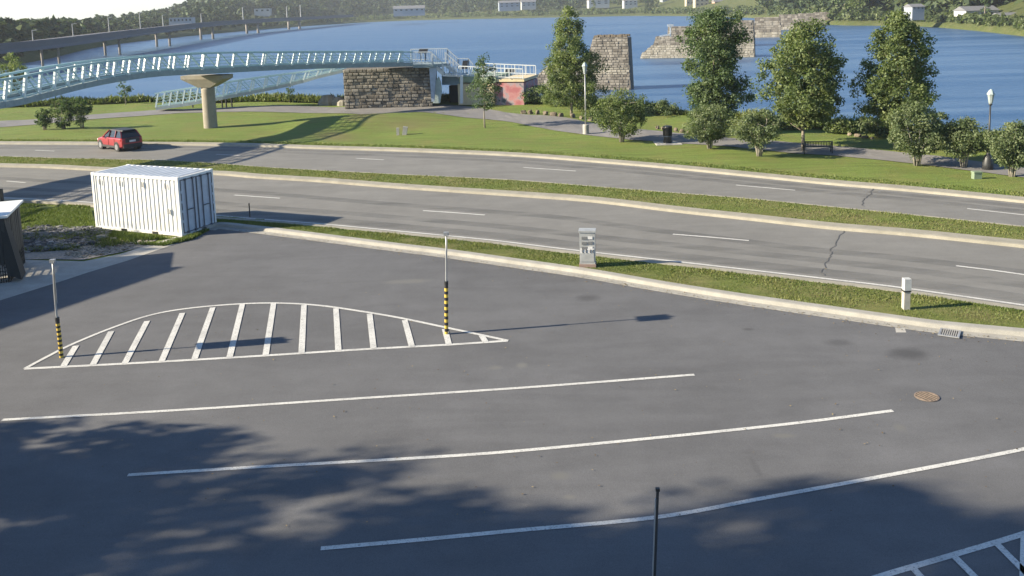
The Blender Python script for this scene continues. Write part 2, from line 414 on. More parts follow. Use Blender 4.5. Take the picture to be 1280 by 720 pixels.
# parking lot: bounded by its kerb, running behind the camera
left_edge = [pix(u, v) for u, v in ((262, 288), (240, 297), (200, 311), (160, 325), (110, 340), (80, 350), (0, 375), (-120, 412))]
lot_poly = kl_ext + [Vector((45, 8, 0)), Vector((40, -12, 0)), Vector((-40, -12, 0)), Vector((-30, 20, 0))] + left_edge[::-1]
def polygon(name, pts, z, mat):
    import mathutils
    tris = mathutils.geometry.tessellate_polygon([[Vector((p.x, p.y, 0)) for p in pts]])
    return struct(name, MB().add([(p.x, p.y, z) for p in pts], [tuple(t) for t in tris]), mat)
lot = polygon('parking_lot', lot_poly, 0.008, MAT['lot'])
for me in (lot.data,):
    me.update()
def interp_curve(c, n):
    L = [0]
    for a, b in zip(c, c[1:]): L.append(L[-1] + (b - a).length)
    t = np.linspace(0, L[-1], n)
    return [Vector((np.interp(q, L, [p.x for p in c]), np.interp(q, L, [p.y for p in c]), 0)) for q in t]
def band(name, a, b, z, mat, n=160):
    A = interp_curve(a, n); B = interp_curve(b, n)
    return struct(name, MB().strip([Vector((p.x, p.y, z)) for p in A], [Vector((p.x, p.y, z)) for p in B]), mat)
k_roadn = offset(k_line, -0.45)
band('road', k_roadn, k_medn, 0.006, MAT['road'])
band('road', k_medf, k_far, 0.006, MAT['road'])
# kerbs (swept)
struct('kerb', MB().sweep(k_lot, [(-0.30, 0.0), (-0.30, 0.016), (0.10, 0.02), (0.14, 0.14), (0.20, 0.155), (0.48, 0.155), (0.50, 0.02)]), MAT['kerb'])
struct('kerb', MB().sweep(k_roadn, [(0.12, 0.0), (0.10, 0.02), (-0.02, 0.11), (-0.10, 0.12), (-0.42, 0.12), (-0.45, 0.0)]), MAT['roadkerb'])
struct('kerb', MB().sweep(k_medn, [(-0.05, 0.0), (-0.02, 0.13), (0.10, 0.15), (0.75, 0.15), (0.80, 0.05)]), MAT['roadkerb'])
struct('kerb', MB().sweep(k_medf, [(0.10, 0.0), (0.06, 0.12), (-0.10, 0.125), (-0.25, 0.02)]), MAT['roadkerb'])
struct('kerb', MB().sweep(k_far, [(-0.05, 0.0), (0.0, 0.12), (0.10, 0.14), (0.9, 0.14), (0.95, -0.1)]), MAT['roadkerb'])
# grass strips
v_in = offset(k_lot, 0.46)
vA = v_in + [v_in[-1] + (v_in[-1] - v_in[-2]).normalized() * 30]
vB_full = offset(k_roadn, -0.42)
vB = [p for p in vB_full if p.x > k_lot[0].x - .6]
AA = interp_curve(vA, 200); BB = interp_curve(vB, 200)
struct('grass_verge', MB().strip([Vector((p.x, p.y, .135)) for p in AA], [Vector((p.x, p.y, .105)) for p in BB]), MAT['verge'])
mA = offset(k_medn, .78); mB = offset(k_medf, -.12)
MA = interp_curve(mA, 200); MBc = interp_curve(mB, 200)
struct('median_grass', MB().strip([Vector((p.x, p.y, .13)) for p in MA], [Vector((p.x, p.y, .118)) for p in MBc]), MAT['verge'])
# left: concrete apron, gravel, bare soil
ap = [pix(u, v) for u, v in ((262, 286), (236, 291.5), (190, 305), (150, 318), (105, 327), (60, 326), (20, 325), (-60, 345), (-200, 380), (-260, 430), (-120, 415), (0, 376), (80, 351), (110, 341), (160, 326), (200, 312), (240, 298))]
polygon('concrete_apron', ap, 0.016, MAT['apron'])
polygon('gravel_patch', [pix(u, v) for u, v in ((196, 300), (178, 309), (148, 316), (104, 325), (60, 324), (20, 325), (-40, 330), (-40, 290), (30, 283), (90, 288), (150, 293))], 0.010, MAT['gravel'])
# road wear: darker wheel tracks along each carriageway
def track(curve, o1, o2, x0, x1):
    a = [p for p in offset(curve, o1) if x0 < p.x < x1]; b = [p for p in offset(curve, o2) if x0 < p.x < x1]
    n = min(len(a), len(b)); return a, b
for cur, spans in ((k_far, ((-2.35, -1.55), (-1.2, -.5))), (k_medn, ((-4.1, -3.3),)), (k_line, ((.35, 1.3), (2.0, 2.8)))):
    for o1, o2 in spans:
        m = bpy.data.materials.get('wheel_wear')
        if not m:
            w = M_('wheel_wear'); t = w.t.nodes.new('ShaderNodeBsdfTransparent'); mx = w.n('MixShader')
            w.set((0.085, .088, .092), .85)
            k = w.ramp(w.noise(.7, 5, w.pos((.12, 1.4, 1))), [(.3, .02), (.7, .34)])
            w.l(k, mx.inputs[0]); w.l(t.outputs[0], mx.inputs[1]); w.l(w.b.outputs[0], mx.inputs[2]); w.l(mx.outputs[0], w.t.nodes['Material Output'].inputs[0]); m = w.m
        c1 = offset(cur, o1); c2 = offset(cur, o2)
        struct('wheel_track', MB().strip([Vector((p.x, p.y, .010)) for p in c1], [Vector((p.x, p.y, .010)) for p in c2]), m)

# ---------------------------------------------------------------- painted markings
def line(pts, w, z=0.018, name='parking_line', n=10):
    c = gcurve(pts, n); a = offset(c, -w / 2); b = offset(c, w / 2)
    return struct(name, MB().strip([Vector((p.x, p.y, z)) for p in a], [Vector((p.x, p.y, z)) for p in b]), MAT['paint'])
LW = 0.13
line([(3, 525.5), (220, 513.5), (435, 499.5), (650, 485.5), (868, 469)], LW)
line([(160, 594.5), (330, 584), (500, 574.5), (640, 565), (840, 546), (1000, 529), (1116, 514)], LW)
line([(401, 686.5), (520, 676), (640, 664.5), (820, 647.5), (960, 622.5), (1120, 593), (1280, 562), (1420, 530)], LW)
line([(31, 461.5), (150, 455.5), (300, 447), (450, 437.5), (560, 431.5), (635, 426.5)], .15)
line([(31, 461.5), (60, 446), (90, 431), (140, 410.5), (190, 394), (240, 385.5), (300, 380.5), (350, 379.5), (400, 382.5), (450, 389.5), (500, 398), (555, 409.5), (600, 419), (635, 426.5)], .13, z=.021)
for t, b in (((95, 433), (79, 459)), ((139, 415), (116, 457)), ((184, 402), (156, 455)), ((228, 392), (202, 452.5)), ((266, 385), (243, 450)), ((303, 381), (287, 447.5)), ((342, 380), (332, 445)),
             ((380, 382), (377, 442)), ((420, 386), (423, 439)), ((462, 393), (467, 436.5)), ((506, 401), (515, 434.5)), ((556, 412), (561, 431)), ((602, 420), (607, 428))):
    line([t, b], .19, z=.0245, name='hatch_line', n=2)
line([(1060, 736), (1105, 720), (1190, 695), (1280, 668), (1400, 628)], .14)
for t, b in (((1281, 670), (1279, 760)), ((1245, 680), (1300, 735)), ((1192, 696), (1226, 730)), ((1140, 710), (1165, 738))):
    line([t, b], .14, z=.0245, name='hatch_line', n=2)
for pts in ([(8, 226.5), (32, 228.5)], [(293, 244), (350, 248)], [(529, 263.5), (567, 266), (606, 269)], [(841, 293), (888, 296.7), (936, 301)], [(1195, 332.5), (1240, 338), (1290, 345)],
            [(44, 188), (68, 189)], [(270, 193), (300, 194.5)], [(445, 198), (480, 200)], [(654, 209.5), (720, 214)], [(920, 231.5), (994, 238)], [(1209, 261), (1290, 270)]):
    line(pts, .14, .0135, 'lane_marking')
a = offset(k_line, -.05); b = offset(k_line, .09)
struct('edge_line', MB().strip([Vector((p.x, p.y, .014)) for p in a], [Vector((p.x, p.y, .014)) for p in b]), MAT['paint'])
def crack(pts, w=.04):
    c = gcurve(pts, 6)
    c = [p + Vector((rnd.uniform(-.08, .08), rnd.uniform(-.08, .08), 0)) for p in c]
    struct('road_crack', MB().strip([Vector((p.x - w * .5, p.y, .0165)) for p in c], [Vector((p.x + w * .5, p.y, .0165)) for p in c]), MAT['crack'])
crack([(1055, 288), (1048, 300), (1040, 310), (1038, 321), (1030, 333), (1029, 345)])
crack([(1092, 234), (1088, 243), (1080, 251), (1078, 258)], .06)
# concrete repair patch next to the gully
polygon('concrete_patch', [pix(*q) for q in ((1119, 410), (1131, 411), (1133, 416), (1120, 416))], .0125, MAT['slab'])

# park path
def pathband(top, bot, n=10):
    A = gcurve(top, n); B = gcurve(bot, n); s = MB(); A = interp_curve(A, 90); B = interp_curve(B, 90)
    rows = []
    for k in range(5):
        rows.append([a.lerp(b, k / 4) for a, b in zip(A, B)])
    vs = []
    for r in rows:
        for p in r: vs.append((p.x, p.y, park_z(p.x, p.y) + .035))
    m = 90
    fs = [(j * m + i, j * m + i + 1, (j + 1) * m + i + 1, (j + 1) * m + i) for j in range(4) for i in range(m - 1)]
    return struct('path', s.add(vs, fs), MAT['path'])
pathband([(-60, 156), (0, 151), (100, 145), (190, 138), (280, 134), (360, 133), (430, 133), (480, 133), (560, 131), (600, 135), (640, 142), (700, 148), (760, 157), (860, 168), (960, 176), (1040, 182.5), (1120, 190), (1200, 199), (1300, 212)],
         [(-60, 164), (0, 158), (100, 151), (190, 145), (280, 141), (360, 141), (430, 142), (500, 145), (560, 148), (620, 152), (660, 158), (720, 167), (780, 174), (860, 180), (960, 187), (1040, 193), (1120, 201), (1200, 211), (1300, 226)])

# ---------------------------------------------------------------- foliage builders
def leaves(centers, radii, per, size, tints, flat=0.55, jitter=.35):
    "quads scattered in balls round clump centres"
    C = np.repeat(centers, per, 0); n = len(C); Rr = np.repeat(radii, per)
    d = rng.normal(size=(n, 3)); d /= np.linalg.norm(d, axis=1)[:, None]
    r = Rr * rng.random(n) ** .45
    P = C + d * r[:, None] * np.array([1, 1, .8])
    nrm = d * .6 + rng.normal(size=(n, 3)) * .6 + np.array([0, 0, flat]); nrm /= np.linalg.norm(nrm, axis=1)[:, None]
    a = np.cross(nrm, rng.normal(size=(n, 3))); a /= np.linalg.norm(a, axis=1)[:, None] + 1e-9
    b = np.cross(nrm, a); s = size * rng.uniform(.6, 1.3, n)[:, None] / 2
    bend = nrm * s * rng.uniform(-.3, .3, (n, 1))
    V = np.stack([P - a * s, P - b * s * .55 + bend, P + a * s, P + b * s * .55 + bend], 1)
    t = np.clip(np.repeat(tints, per) + rng.normal(size=n) * jitter * .5, 0, 1)
    return V, t
def crown_points(prof, n, seed, shell=.55, lump=.42):
    "clump centres inside a turned profile [(z, r)]"
    g = np.random.default_rng(seed); z = np.array([p[0] for p in prof], float); r = np.array([p[1] for p in prof], float)
    zz = g.uniform(z[0], z[-1], n * 6); rr = np.interp(zz, z, r); keep = g.random(n * 6) < (rr / r.max()) ** 1.3
    zz = zz[keep][:n]; rr = rr[keep][:n]; th = g.uniform(0, 2 * np.pi, len(zz))
    k = np.array([1 + lump * noise.noise(Vector((math.cos(t) * 1.6, math.sin(t) * 1.6, h * .7 + seed))) * 2 for t, h in zip(th, zz)])
    q = shell + (1 - shell) * g.random(len(zz)) ** .7
    inner = g.random(len(zz)) < .22; q = np.where(inner, g.random(len(zz)) * shell, q)
    rad = rr * k * q
    return np.stack([rad * np.cos(th), rad * np.sin(th), zz], 1), g
def tree(name, label, cat, u, v, vtop, prof, leaf, nclump, per, lsize, seed, trunk=.13, group=None, stems=1, crad=.5, base=None, bare=0.2, lean=0.0, trunk_mat=None, tintb=.45):
    """prof: list of (fraction of height, half width in photo pixels at the tree's distance)"""
    p = base or pix(u, v); z0 = park_z(p.x, p.y) if base is None else p.z
    p = Vector((p.x, p.y, z0))
    h = topz(p, vtop) - z0; sc_ = p.y / F
    pr = [(f * h, w * sc_) for f, w in prof]
    root = thing(name, p, label, cat, group=group)
    C, g = crown_points(pr, nclump, seed)
    C[:, 0] += lean * C[:, 2]
    rad = crad * g.uniform(.6, 1.25, len(C))
    ti = np.clip(g.normal(tintb, .2, len(C)) + .12 * (C[:, 2] / h - .5), 0, 1)
    V, t = leaves(C, rad, per, lsize, ti)
    ok = (V[:, :, 2].min(1) > .12); V, t = V[ok], t[ok]
    quads_mesh('crown', V, MAT[leaf], t, root)
    tm = MB(); zc = pr[0][0]; ztop = h * .9
    if stems == 1:
        pts = [(0, 0, -.25)]; rs = [trunk * 1.35]
        for k in range(1, 7):
            f = k / 6; pts.append((lean * ztop * f + math.sin(f * 5 + seed) * .07 * h / 8, math.cos(f * 4 + seed) * .07 * h / 8, ztop * f)); rs.append(trunk * (1 - f * .85))
        tm.tube(pts, rs, 8)
        anchors = pts[1:]
    else:
        anchors = []
        for k in range(stems):
            a = 2 * math.pi * (k + g.random() * .5) / stems; r = pr[len(pr) // 2][1] * g.uniform(.3, .75); zt = h * g.uniform(.55, .85)
            b0 = (math.cos(a) * .12, math.sin(a) * .12, -.1); m1 = (math.cos(a) * r * .35, math.sin(a) * r * .35, zt * .4); e = (math.cos(a) * r, math.sin(a) * r, zt)
            tm.tube([b0, m1, e], [trunk, trunk * .75, trunk * .2], 6); anchors += [m1, e]
    for c in C[g.permutation(len(C))[:min(len(C), 46)]]:
        an = min(anchors, key=lambda q: (Vector(q) - Vector(c)).length + max(0, q[2] - c[2]) * 3)
        mid = Vector(an).lerp(Vector(c), .55) + Vector((0, 0, -.06 * h / 8))
        tm.tube([an, mid, c], [trunk * .3, trunk * .18, trunk * .05], 4)
    tm.build('trunk', trunk_mat or MAT['bark'], root, smooth=True)
    return root

# ---------------------------------------------------------------- far bank and hills
HZ = lambda u: 27.2 - .03 * u
shore = [(-700, 150), (-500, 118), (-250, 104), (-100, 93), (0, 84), (60, 74), (130, 58), (240, 45), (380, 33), (480, 27), (560, 24.5), (640, 23), (720, 21.5), (800, 20), (900, 21), (960, 24), (1040, 31.5), (1100, 32.5), (1160, 34), (1220, 39), (1280, 46), (1400, 60), (1600, 90), (1900, 140)]
sp = smooth([Vector(s) for s in shore], 6)
su = np.array([p[0] for p in sp]); sv = np.array([p[1] for p in sp])
def vt_at(u): return float(np.interp(u, [-700, 0, 60, 100, 150, 200, 235, 270, 420, 1900], [40, 29.5, 26.5, 23.5, 17.5, 10, 3, -8, -40, -60]))
def far_pt(u, m):
    p = pix(u, float(np.interp(u, su, sv)), WATER); q = Vector((p.x * m, p.y * m, 0))
    zmax = CAMZ + (HZ(u) - vt_at(u)) * (p.y * 1.6) / F - 9.0
    if m <= 1.0: z = WATER - 1.0
    elif m < 1.02: z = WATER - 1 + (m - 1) / .02 * 2.6
    elif m < 1.08: z = -.9 + (m - 1.02) / .06 * 1.6
    else:
        t = min(1, (m - 1.08) / .52); z = .7 + (zmax - .7) * t ** 1.2
    if m > 1.6: z = zmax - (m - 1.6) * 14
    q.z = z + (noise.noise(Vector((q.x * .01, q.y * .01, 0))) * 2.0 if m > 1.1 else 0)
    return q
us = np.linspace(-700, 1900, 131); ms = [.97, 1.0, 1.01, 1.02, 1.05, 1.08, 1.15, 1.25, 1.35, 1.45, 1.6, 1.8, 2.3]
fv = [far_pt(u, m) for u in us for m in ms]; nm = len(ms)
ff = [(i * nm + j, (i + 1) * nm + j, (i + 1) * nm + j + 1, i * nm + j + 1) for i in range(len(us) - 1) for j in range(nm - 1)]
MAT['fargrass'] = grass_mat('far_bank_grass', (0.05, 0.066, 0.02), (0.075, 0.09, 0.028), (0.11, 0.11, 0.05), .5)
struct('far_bank', MB().add(fv, ff), MAT['fargrass'], smooth=True)
CLEAR = [(492, 531, 830), (624, 670, 1030), (736, 762, 1030), (780, 797, 1010), (828, 858, 1000), (858, 944, 900), (1140, 1156, 345), (1206, 1249, 335), (1252, 1300, 315), (212, 240, 560), (318, 338, 900)]
def forest(name, label, n, mrange, u0, u1, hr, leaf, per, ls, seed, tb=.45, bands=None):
    g = np.random.default_rng(seed); cs = []; rs = []; ts = []
    for _ in range(n):
        u = g.uniform(u0, u1); m = g.uniform(*mrange)
        q = far_pt(u, m); h = g.uniform(*hr) * (1 if u > 240 else .55) * (.55 if u > 1100 and m < 1.09 else 1)
        if any(a - 8500 / d < u < b + 8500 / d and q.y < d + 22 for a, b, d in CLEAR) and m > 1.09: continue
        tt = g.normal(tb, .2)
        k = 5
        for j in range(k):
            f = (j + .5) / k; r = h * .38 * math.sin(math.pi * (.25 + f * .68))
            cs.append((q.x + g.normal() * r * .5, q.y + g.normal() * r * .5, q.z + h * (.12 + .8 * f))); rs.append(r); ts.append(tt + (f - .5) * .15)
    V, t = leaves(np.array(cs), np.array(rs), per, ls, np.clip(np.array(ts), 0, 1), flat=.8)
    return tag(quads_mesh(name, V, MAT[leaf], t), label, None, None, 'stuff')
forest('far_woodland', 'dark wooded hillside rising beyond the far bank of the river', 3000, (1.10, 1.62), -150, 1430, (11, 19), 'leafF', 18, 3.6, 3)
forest('far_woodland', 'dense trees crowding the water line at the left under the highway bridge', 380, (1.03, 1.3), -150, 420, (6, 11), 'leafF', 24, 1.9, 4)
forest('far_shrubs', 'pale green shrubs and reeds edging the far river bank', 1100, (1.025, 1.075), 330, 1430, (2.5, 6), 'leafC', 10, 1.7, 5, .45)
forest('far_shrubs', 'dark hedge below the white buildings on the right of the far bank', 260, (1.05, 1.10), 1130, 1430, (2.2, 3.6), 'leafF', 26, .8, 6, .6)

# individually visible trees on the far bank
def far_tree(u, m, h, wd, leaf, seed, label):
    q = far_pt(u, m); g = np.random.default_rng(seed)
    root = thing('far_tree', q, label, 'tree', group='single trees on the far bank')
    cs = []; rs = []; ts = []
    for j in range(14):
        f = g.uniform(.2, 1); r = wd * math.sin(math.pi * (.2 + f * .72)) * .6; a = g.uniform(0, 6.28)
        cs.append((math.cos(a) * r * .8, math.sin(a) * r * .8, h * f)); rs.append(wd * .42); ts.append(g.normal(.45, .2))
    V, t = leaves(np.array(cs), np.array(rs), 42, h * .09, np.clip(np.array(ts), 0, 1), flat=.8)
    quads_mesh('crown', V, MAT[leaf], t, root)
    MB().tube([(0, 0, -1), (0, 0, h * .7)], [h * .03, h * .01], 5).build('trunk', MAT['bark'], root)
for i, (u, m, h, w_, lf, lb) in enumerate([
    (470, 1.07, 13, 6, 'leafF', 'rounded tree on the far bank left of the long grey roofed shed'),
    (562, 1.06, 12, 5, 'leafA', 'light green tree on the far bank just right of the grey roofed shed'),
    (614, 1.06, 16, 6, 'leafF', 'tall tree on the far bank straight behind the small riverside tree by the stairs'),
    (680, 1.07, 13, 6, 'leafF', 'tree on the far bank left of the tall yellow green park tree'),
    (742, 1.06, 14, 4, 'leafA', 'narrow tree on the far bank above the square stone pier'),
    (812, 1.06, 14, 6, 'leafF', 'dark tree on the far bank above the nose of the sloped pier'),
    (1055, 1.05, 14, 8, 'leafB', 'big dark tree overhanging the water at the end of the row of piers'),
    (1072, 1.04, 12, 7, 'leafA', 'bushy tree at the water edge right of the last stone pier'),
    (1158, 1.12, 8, 4, 'leafB', 'dark tree on the lawn beyond the river right of the tallest oval park tree'),
    (1172, 1.15, 9, 4.5, 'leafF', 'small round tree on the far lawn beside the riverside drive'),
    (1196, 1.12, 11, 5, 'leafA', 'tree left of the long white building across the river'),
    (1230, 1.10, 9, 2.4, 'leafB', 'slender tree in front of the long white building across the river')]):
    far_tree(u, m, h, w_, lf, 50 + i, lb)

# houses and buildings across the river
MAT['glass'] = plain('window_glass', (0.03, 0.04, 0.05), .15, 0)
MAT['slate'] = plain('roof_shingle', (0.14, 0.145, 0.155), .8)
MAT['housew'] = plain('white_siding', (0.40, 0.41, 0.41), .7); MAT['housec'] = plain('cream_siding', (0.38, 0.34, 0.25), .7)
MAT['houser'] = plain('reddish_siding', (0.42, 0.27, 0.22), .7); MAT['houseg'] = plain('grey_siding', (0.26, 0.29, 0.32), .7)
MAT['houseb'] = plain('blue_siding', (0.22, 0.26, 0.31), .7)
def house(u0, u1, vtop, vbot, d, mat, label, roofh=.35, roofmat='slate', cols=3, storeys=2, flat=False, name='house'):
    a = pixd(u0, vbot, d); b = pixd(u1, vbot, d); w = b.x - a.x; t = pixd(u0, vtop, d).z - a.z
    w = max(w, 3.0); dp = min(max(w * .6, 6), 12); wall = t if flat else t * (1 - roofh)
    root = thing(name, ((a.x + b.x) / 2, d, a.z), label, 'building', rz=R(6))
    MB().box((0, dp / 2, wall / 2 - 2), (w, dp, wall + 4)).build('wall', MAT[mat], root)
    if flat: MB().box((0, dp / 2, wall + .12), (w + .4, dp + .4, .24)).build('roof', MAT[roofmat], root)
    else:
        o = .35; z0, z1 = wall - .05, t
        MB().add([(-w / 2 - o, -o, z0), (w / 2 + o, -o, z0), (w / 2 + o, dp + o, z0), (-w / 2 - o, dp + o, z0), (-w / 2 - o, dp / 2, z1), (w / 2 + o, dp / 2, z1)],
                 [(0, 1, 5, 4), (2, 3, 4, 5), (0, 4, 3), (1, 2, 5), (3, 2, 1, 0)]).build('roof', MAT[roofmat], root)
    for s in range(storeys):
        for c in range(cols):
            x = -w / 2 + w * (c + .5) / cols; z = wall * (s + .55) / storeys
            MB().box((x, -.03, z), (w / cols * .42, .12, wall / storeys * .42)).build('window', MAT['glass'], root)
    return root
house(492, 531, 7.5, 15, 830, 'houseg', 'long low grey roofed shed across the river above the bank', .5, cols=6, storeys=1)
house(624, 650, 1, 9.5, 1010, 'houseb', 'blue grey house on the far bank above the riverside stairs', .3, cols=4)
house(652, 670, -1, 8, 1030, 'housew', 'white house on the far bank left of the tall conical park tree', .4)
house(736, 762, -3, 6, 1030, 'housew', 'white gabled house across the river above the square stone pier', .4)
house(780, 797, -3, 7, 1010, 'housew', 'narrow white house with dark roof across the river, left of the grey hall', .4)
house(828, 858, 0, 10, 1000, 'houseg', 'flat roofed grey blue hall across the river behind the dark columnar tree', flat=True, cols=5, storeys=1)
house(858, 868, -4, 6, 900, 'housec', 'narrow cream annex at the left end of the cream block across the river', flat=True, cols=2)
house(869, 886, -6, 8, 860, 'housec', 'cream three storey block across the river above the piers', flat=True, cols=3, storeys=3)
house(893, 911, -2, 9.5, 850, 'houser', 'reddish house with white trim across the river right of the cream block', .35)
house(913, 930, -5, 9.5, 840, 'housew', 'tall white house across the river next to the reddish house', .3, storeys=3)
house(932, 944, -4, 10, 830, 'housew', 'small white house across the river, last before the dense trees', .4)
house(1140, 1156, 5, 12, 345, 'houseg', 'small dark roofed house among trees right of the oval park tree', .5)
house(1206, 1249, 8, 25, 335, 'housew', 'long white building with pale grey roof on the right of the far bank', .32, cols=7, storeys=1)
house(1252, 1300, 16, 29, 315, 'housew', 'low white building at the right edge beyond the river', .5, cols=6, storeys=1)
house(212, 240, 22.5, 29, 560, 'houseg', 'pale blue flat building behind the far end of the highway bridge', flat=True, cols=6, storeys=1)
house(318, 338, 11, 16, 900, 'housew', 'pale low shed on the wooded hill beyond the highway bridge', flat=True, cols=3, storeys=1)

# highway bridge on the left
MAT['hdeck'] = plain('highway_deck_concrete', (0.10, 0.10, 0.11), .85); MAT['hcol'] = plain('highway_column', (0.24, 0.22, 0.2), .85)
hb = [(-420, 130), (-200, 178), (0, 225), (67, 256), (145, 322), (210, 400), (265, 500), (320, 620), (400, 800), (440, 950)]
hz = {}
hp = []
for u, d in hb:
    q = pixd(u, 100, d); hp.append(Vector((q.x, d, 0)))
hc = smooth(hp, 8)
root = thing('highway_bridge', hp[2], 'long dark highway bridge on paired columns crossing the river at the upper left', 'bridge')
loc = Vector(hp[2])
L = [p - loc for p in hc]
A_ = offset(L, -5); B_ = offset(L, 5)
def zt(p): return 4.3 + min(2.2, max(0, (p.y + loc.y - 180) / 130.0))
dk = MB()
n = len(L)
for p in range(n):
    t = zt(L[p]); dk.v += [(A_[p].x, A_[p].y, t), (A_[p].x, A_[p].y, t - 1.1), (A_[p].x + .6, A_[p].y, t - 1.9), (B_[p].x - .6, B_[p].y, t - 1.9), (B_[p].x, B_[p].y, t - 1.1), (B_[p].x, B_[p].y, t)]
for i in range(n - 1):
    for k in range(6): dk.f.append((i * 6 + k, (i + 1) * 6 + k, (i + 1) * 6 + (k + 1) % 6, i * 6 + (k + 1) % 6))
dk.build('deck', MAT['hdeck'], root)
pr_ = MB()
for i in range(n - 1): pr_.bar((A_[i].x, A_[i].y, zt(L[i]) + .3), (A_[i + 1].x, A_[i + 1].y, zt(L[i + 1]) + .3), .25, .6)
pr_.build('parapet', MAT['hdeck'], root)
for u, d in ((-150, 188), (-60, 208), (66, 256), (144, 321), (208, 398), (263, 496), (320, 620), (372, 730)):
    q = pixd(u, 100, d) - loc
    for s in (-1, 1):
        x = q.x + s * 1.35 * d / 256; MB().tube([(x, q.y + s * 2, -5.5), (x, q.y + s * 2, zt(q) - 1.85)], .36 * d / 256, 8).build('column', MAT['hcol'], root, smooth=True)
    MB().box((q.x, q.y, zt(q) - 2.1), (4.4 * d / 256, 6, .5)).build('pier_cap', MAT['hcol'], root)
ORD = ['leftmost', 'second from the left', 'third from the left', 'fourth from the left', 'fifth from the left', 'sixth from the left', 'seventh from the left', 'eighth from the left', 'rightmost']
for kk, (u, d, v) in enumerate(((40, 243, 38), (90, 274, 30), (135, 312, 22), (174, 352, 16), (203, 392, 19), (251, 474, 17), (303, 585, 9), (358, 700, 8), (375, 740, 6))):
    q = pixd(u, v, d)
    lr = thing('highway_lamp', (q.x, q.y, zt(q - loc)), 'thin grey lamp mast standing on the highway bridge deck, ' + ORD[kk], 'street lamp', group='lamp masts along the highway bridge')
    h = q.z - zt(q - loc)
    MB().tube([(0, 0, 0), (0, 0, h)], [.16 * d / 300, .1 * d / 300], 6).build('pole', MAT['steel'], lr)
    MB().bar((0, 0, h), (1.4, 0, h + .1), .14).build('lamp_arm', MAT['steel'], lr)

# ---------------------------------------------------------------- old stone piers in the river
def inside(pt, poly):
    x, y = pt; c = False; n = len(poly)
    for i in range(n):
        x1, y1 = poly[i]; x2, y2 = poly[(i + 1) % n]
        if (y1 > y) != (y2 > y) and x < (x2 - x1) * (y - y1) / (y2 - y1) + x1: c = not c
    return c
def masonry(poly, bw, bh, gap=.04, depth=.25, seed=0, y=0.0, zpale=None, zwet=-9):
    "blocks laid in courses inside an outline in the x-z plane, standing proud of y"
    g = random.Random(seed); fs = []; ts = []; pale = []
    x0 = min(p[0] for p in poly); x1 = max(p[0] for p in poly); z0 = min(p[1] for p in poly); z1 = max(p[1] for p in poly)
    z = z0; r = 0
    while z < z1 - bh * .3:
        hh = min(bh * g.uniform(.85, 1.15), z1 - z); x = x0 - (bw * .5 if r % 2 else 0)
        while x < x1:
            w = bw * g.uniform(.6, 1.35)
            xa, xb = x + gap / 2, x + w - gap / 2; za, zb = z + gap / 2, z + hh - gap / 2
            if all(inside(q, poly) for q in ((xa, (za + zb) / 2), (xb, (za + zb) / 2))) or inside(((xa + xb) / 2, (za + zb) / 2), poly):
                # clip the block sideways to the outline
                while not inside((xa, (za + zb) / 2), poly) and xa < xb: xa += .05
                while not inside((xb, (za + zb) / 2), poly) and xb > xa: xb -= .05
                if xb - xa > .12:
                    d = g.uniform(.02, depth * .5); t = g.random(); e = min(.05, (zb - za) * .2)
                    F0 = [(xa, y, za), (xb, y, za), (xb, y, zb), (xa, y, zb)]; F1 = [(xa + e, y - d, za + e), (xb - e, y - d, za + e), (xb - e, y - d, zb - e), (xa + e, y - d, zb - e)]
                    q = [F1] + [[F0[k], F0[(k + 1) % 4], F1[(k + 1) % 4], F1[k]] for k in range(4)]
                    isp = zpale is not None and zb < zpale and za > zwet
                    (pale if isp else fs).extend(q)
                    if not isp: ts += [t] * 5
            x += w
        z += hh; r += 1
    return fs, ts, pale
def stone_pier(prof, d, thick, label, bw=1.0, bh=.55, vpale=None, seed=0, caps=0, vwet=None):
    P = [pixd(u, v, d) for u, v in prof]; loc = Vector((sum(p.x for p in P) / len(P), d, WATER))
    poly = [(p.x - loc.x, p.z - loc.z) for p in P]; poly[0] = (poly[0][0], -1.5); 
    poly = [(x, -1.5 if z < .35 else z) for x, z in poly]
    root = thing('stone_pier', loc, label, 'bridge pier', group='old stone piers standing in the river')
    PH = R(-18); xr = max(p[0] for p in poly); root.rotation_euler.z = PH; poly = [(xr + (x - xr) / math.cos(PH), z) for x, z in poly]
    root.location = loc + Vector((xr - xr * math.cos(PH), -xr * math.sin(PH), 0)); thick = thick * .5
    m = MB(); n = len(poly)
    m.add([(x, 0, z) for x, z in poly] + [(x + .0, thick, z) for x, z in poly], [tuple(range(n)), tuple(range(n, 2 * n))[::-1]] + [(i, n + i, n + (i + 1) % n, (i + 1) % n) for i in range(n)])
    m.build('core', MAT['stone'], root)
    zp = None
    if vpale: zp = pixd(prof[0][0], vpale, d).z - loc.z
    fs, ts, pale = masonry(poly, bw, bh, seed=seed, zpale=zp, zwet=(pixd(prof[0][0], vwet, d).z - loc.z) if vwet else -9)
    tag(quads_mesh('masonry', np.array(fs, float), MAT['stone'], np.array(ts), root), kind='stuff')
    if pale: tag(quads_mesh('pale_masonry', np.array(pale, float), MAT['stonepale'], np.random.default_rng(seed).random(len(pale)), root), kind='stuff')
    if caps:
        x0 = max(p[0] for p in poly if p[1] > max(q[1] for q in poly) - .6); xa = min(p[0] for p in poly if p[1] > max(q[1] for q in poly) - .6); zt_ = max(q[1] for q in poly)
        w = (x0 - xa) / caps
        for k in range(caps):
            for yy in (0.3, thick - .4):
                MB().box((xa + w * (k + .5), yy, zt_ + .12), (w * rnd.uniform(.7, .92), .8, rnd.uniform(.2, .4))).build('cap_stone', MAT['boulder'], root)
    return root
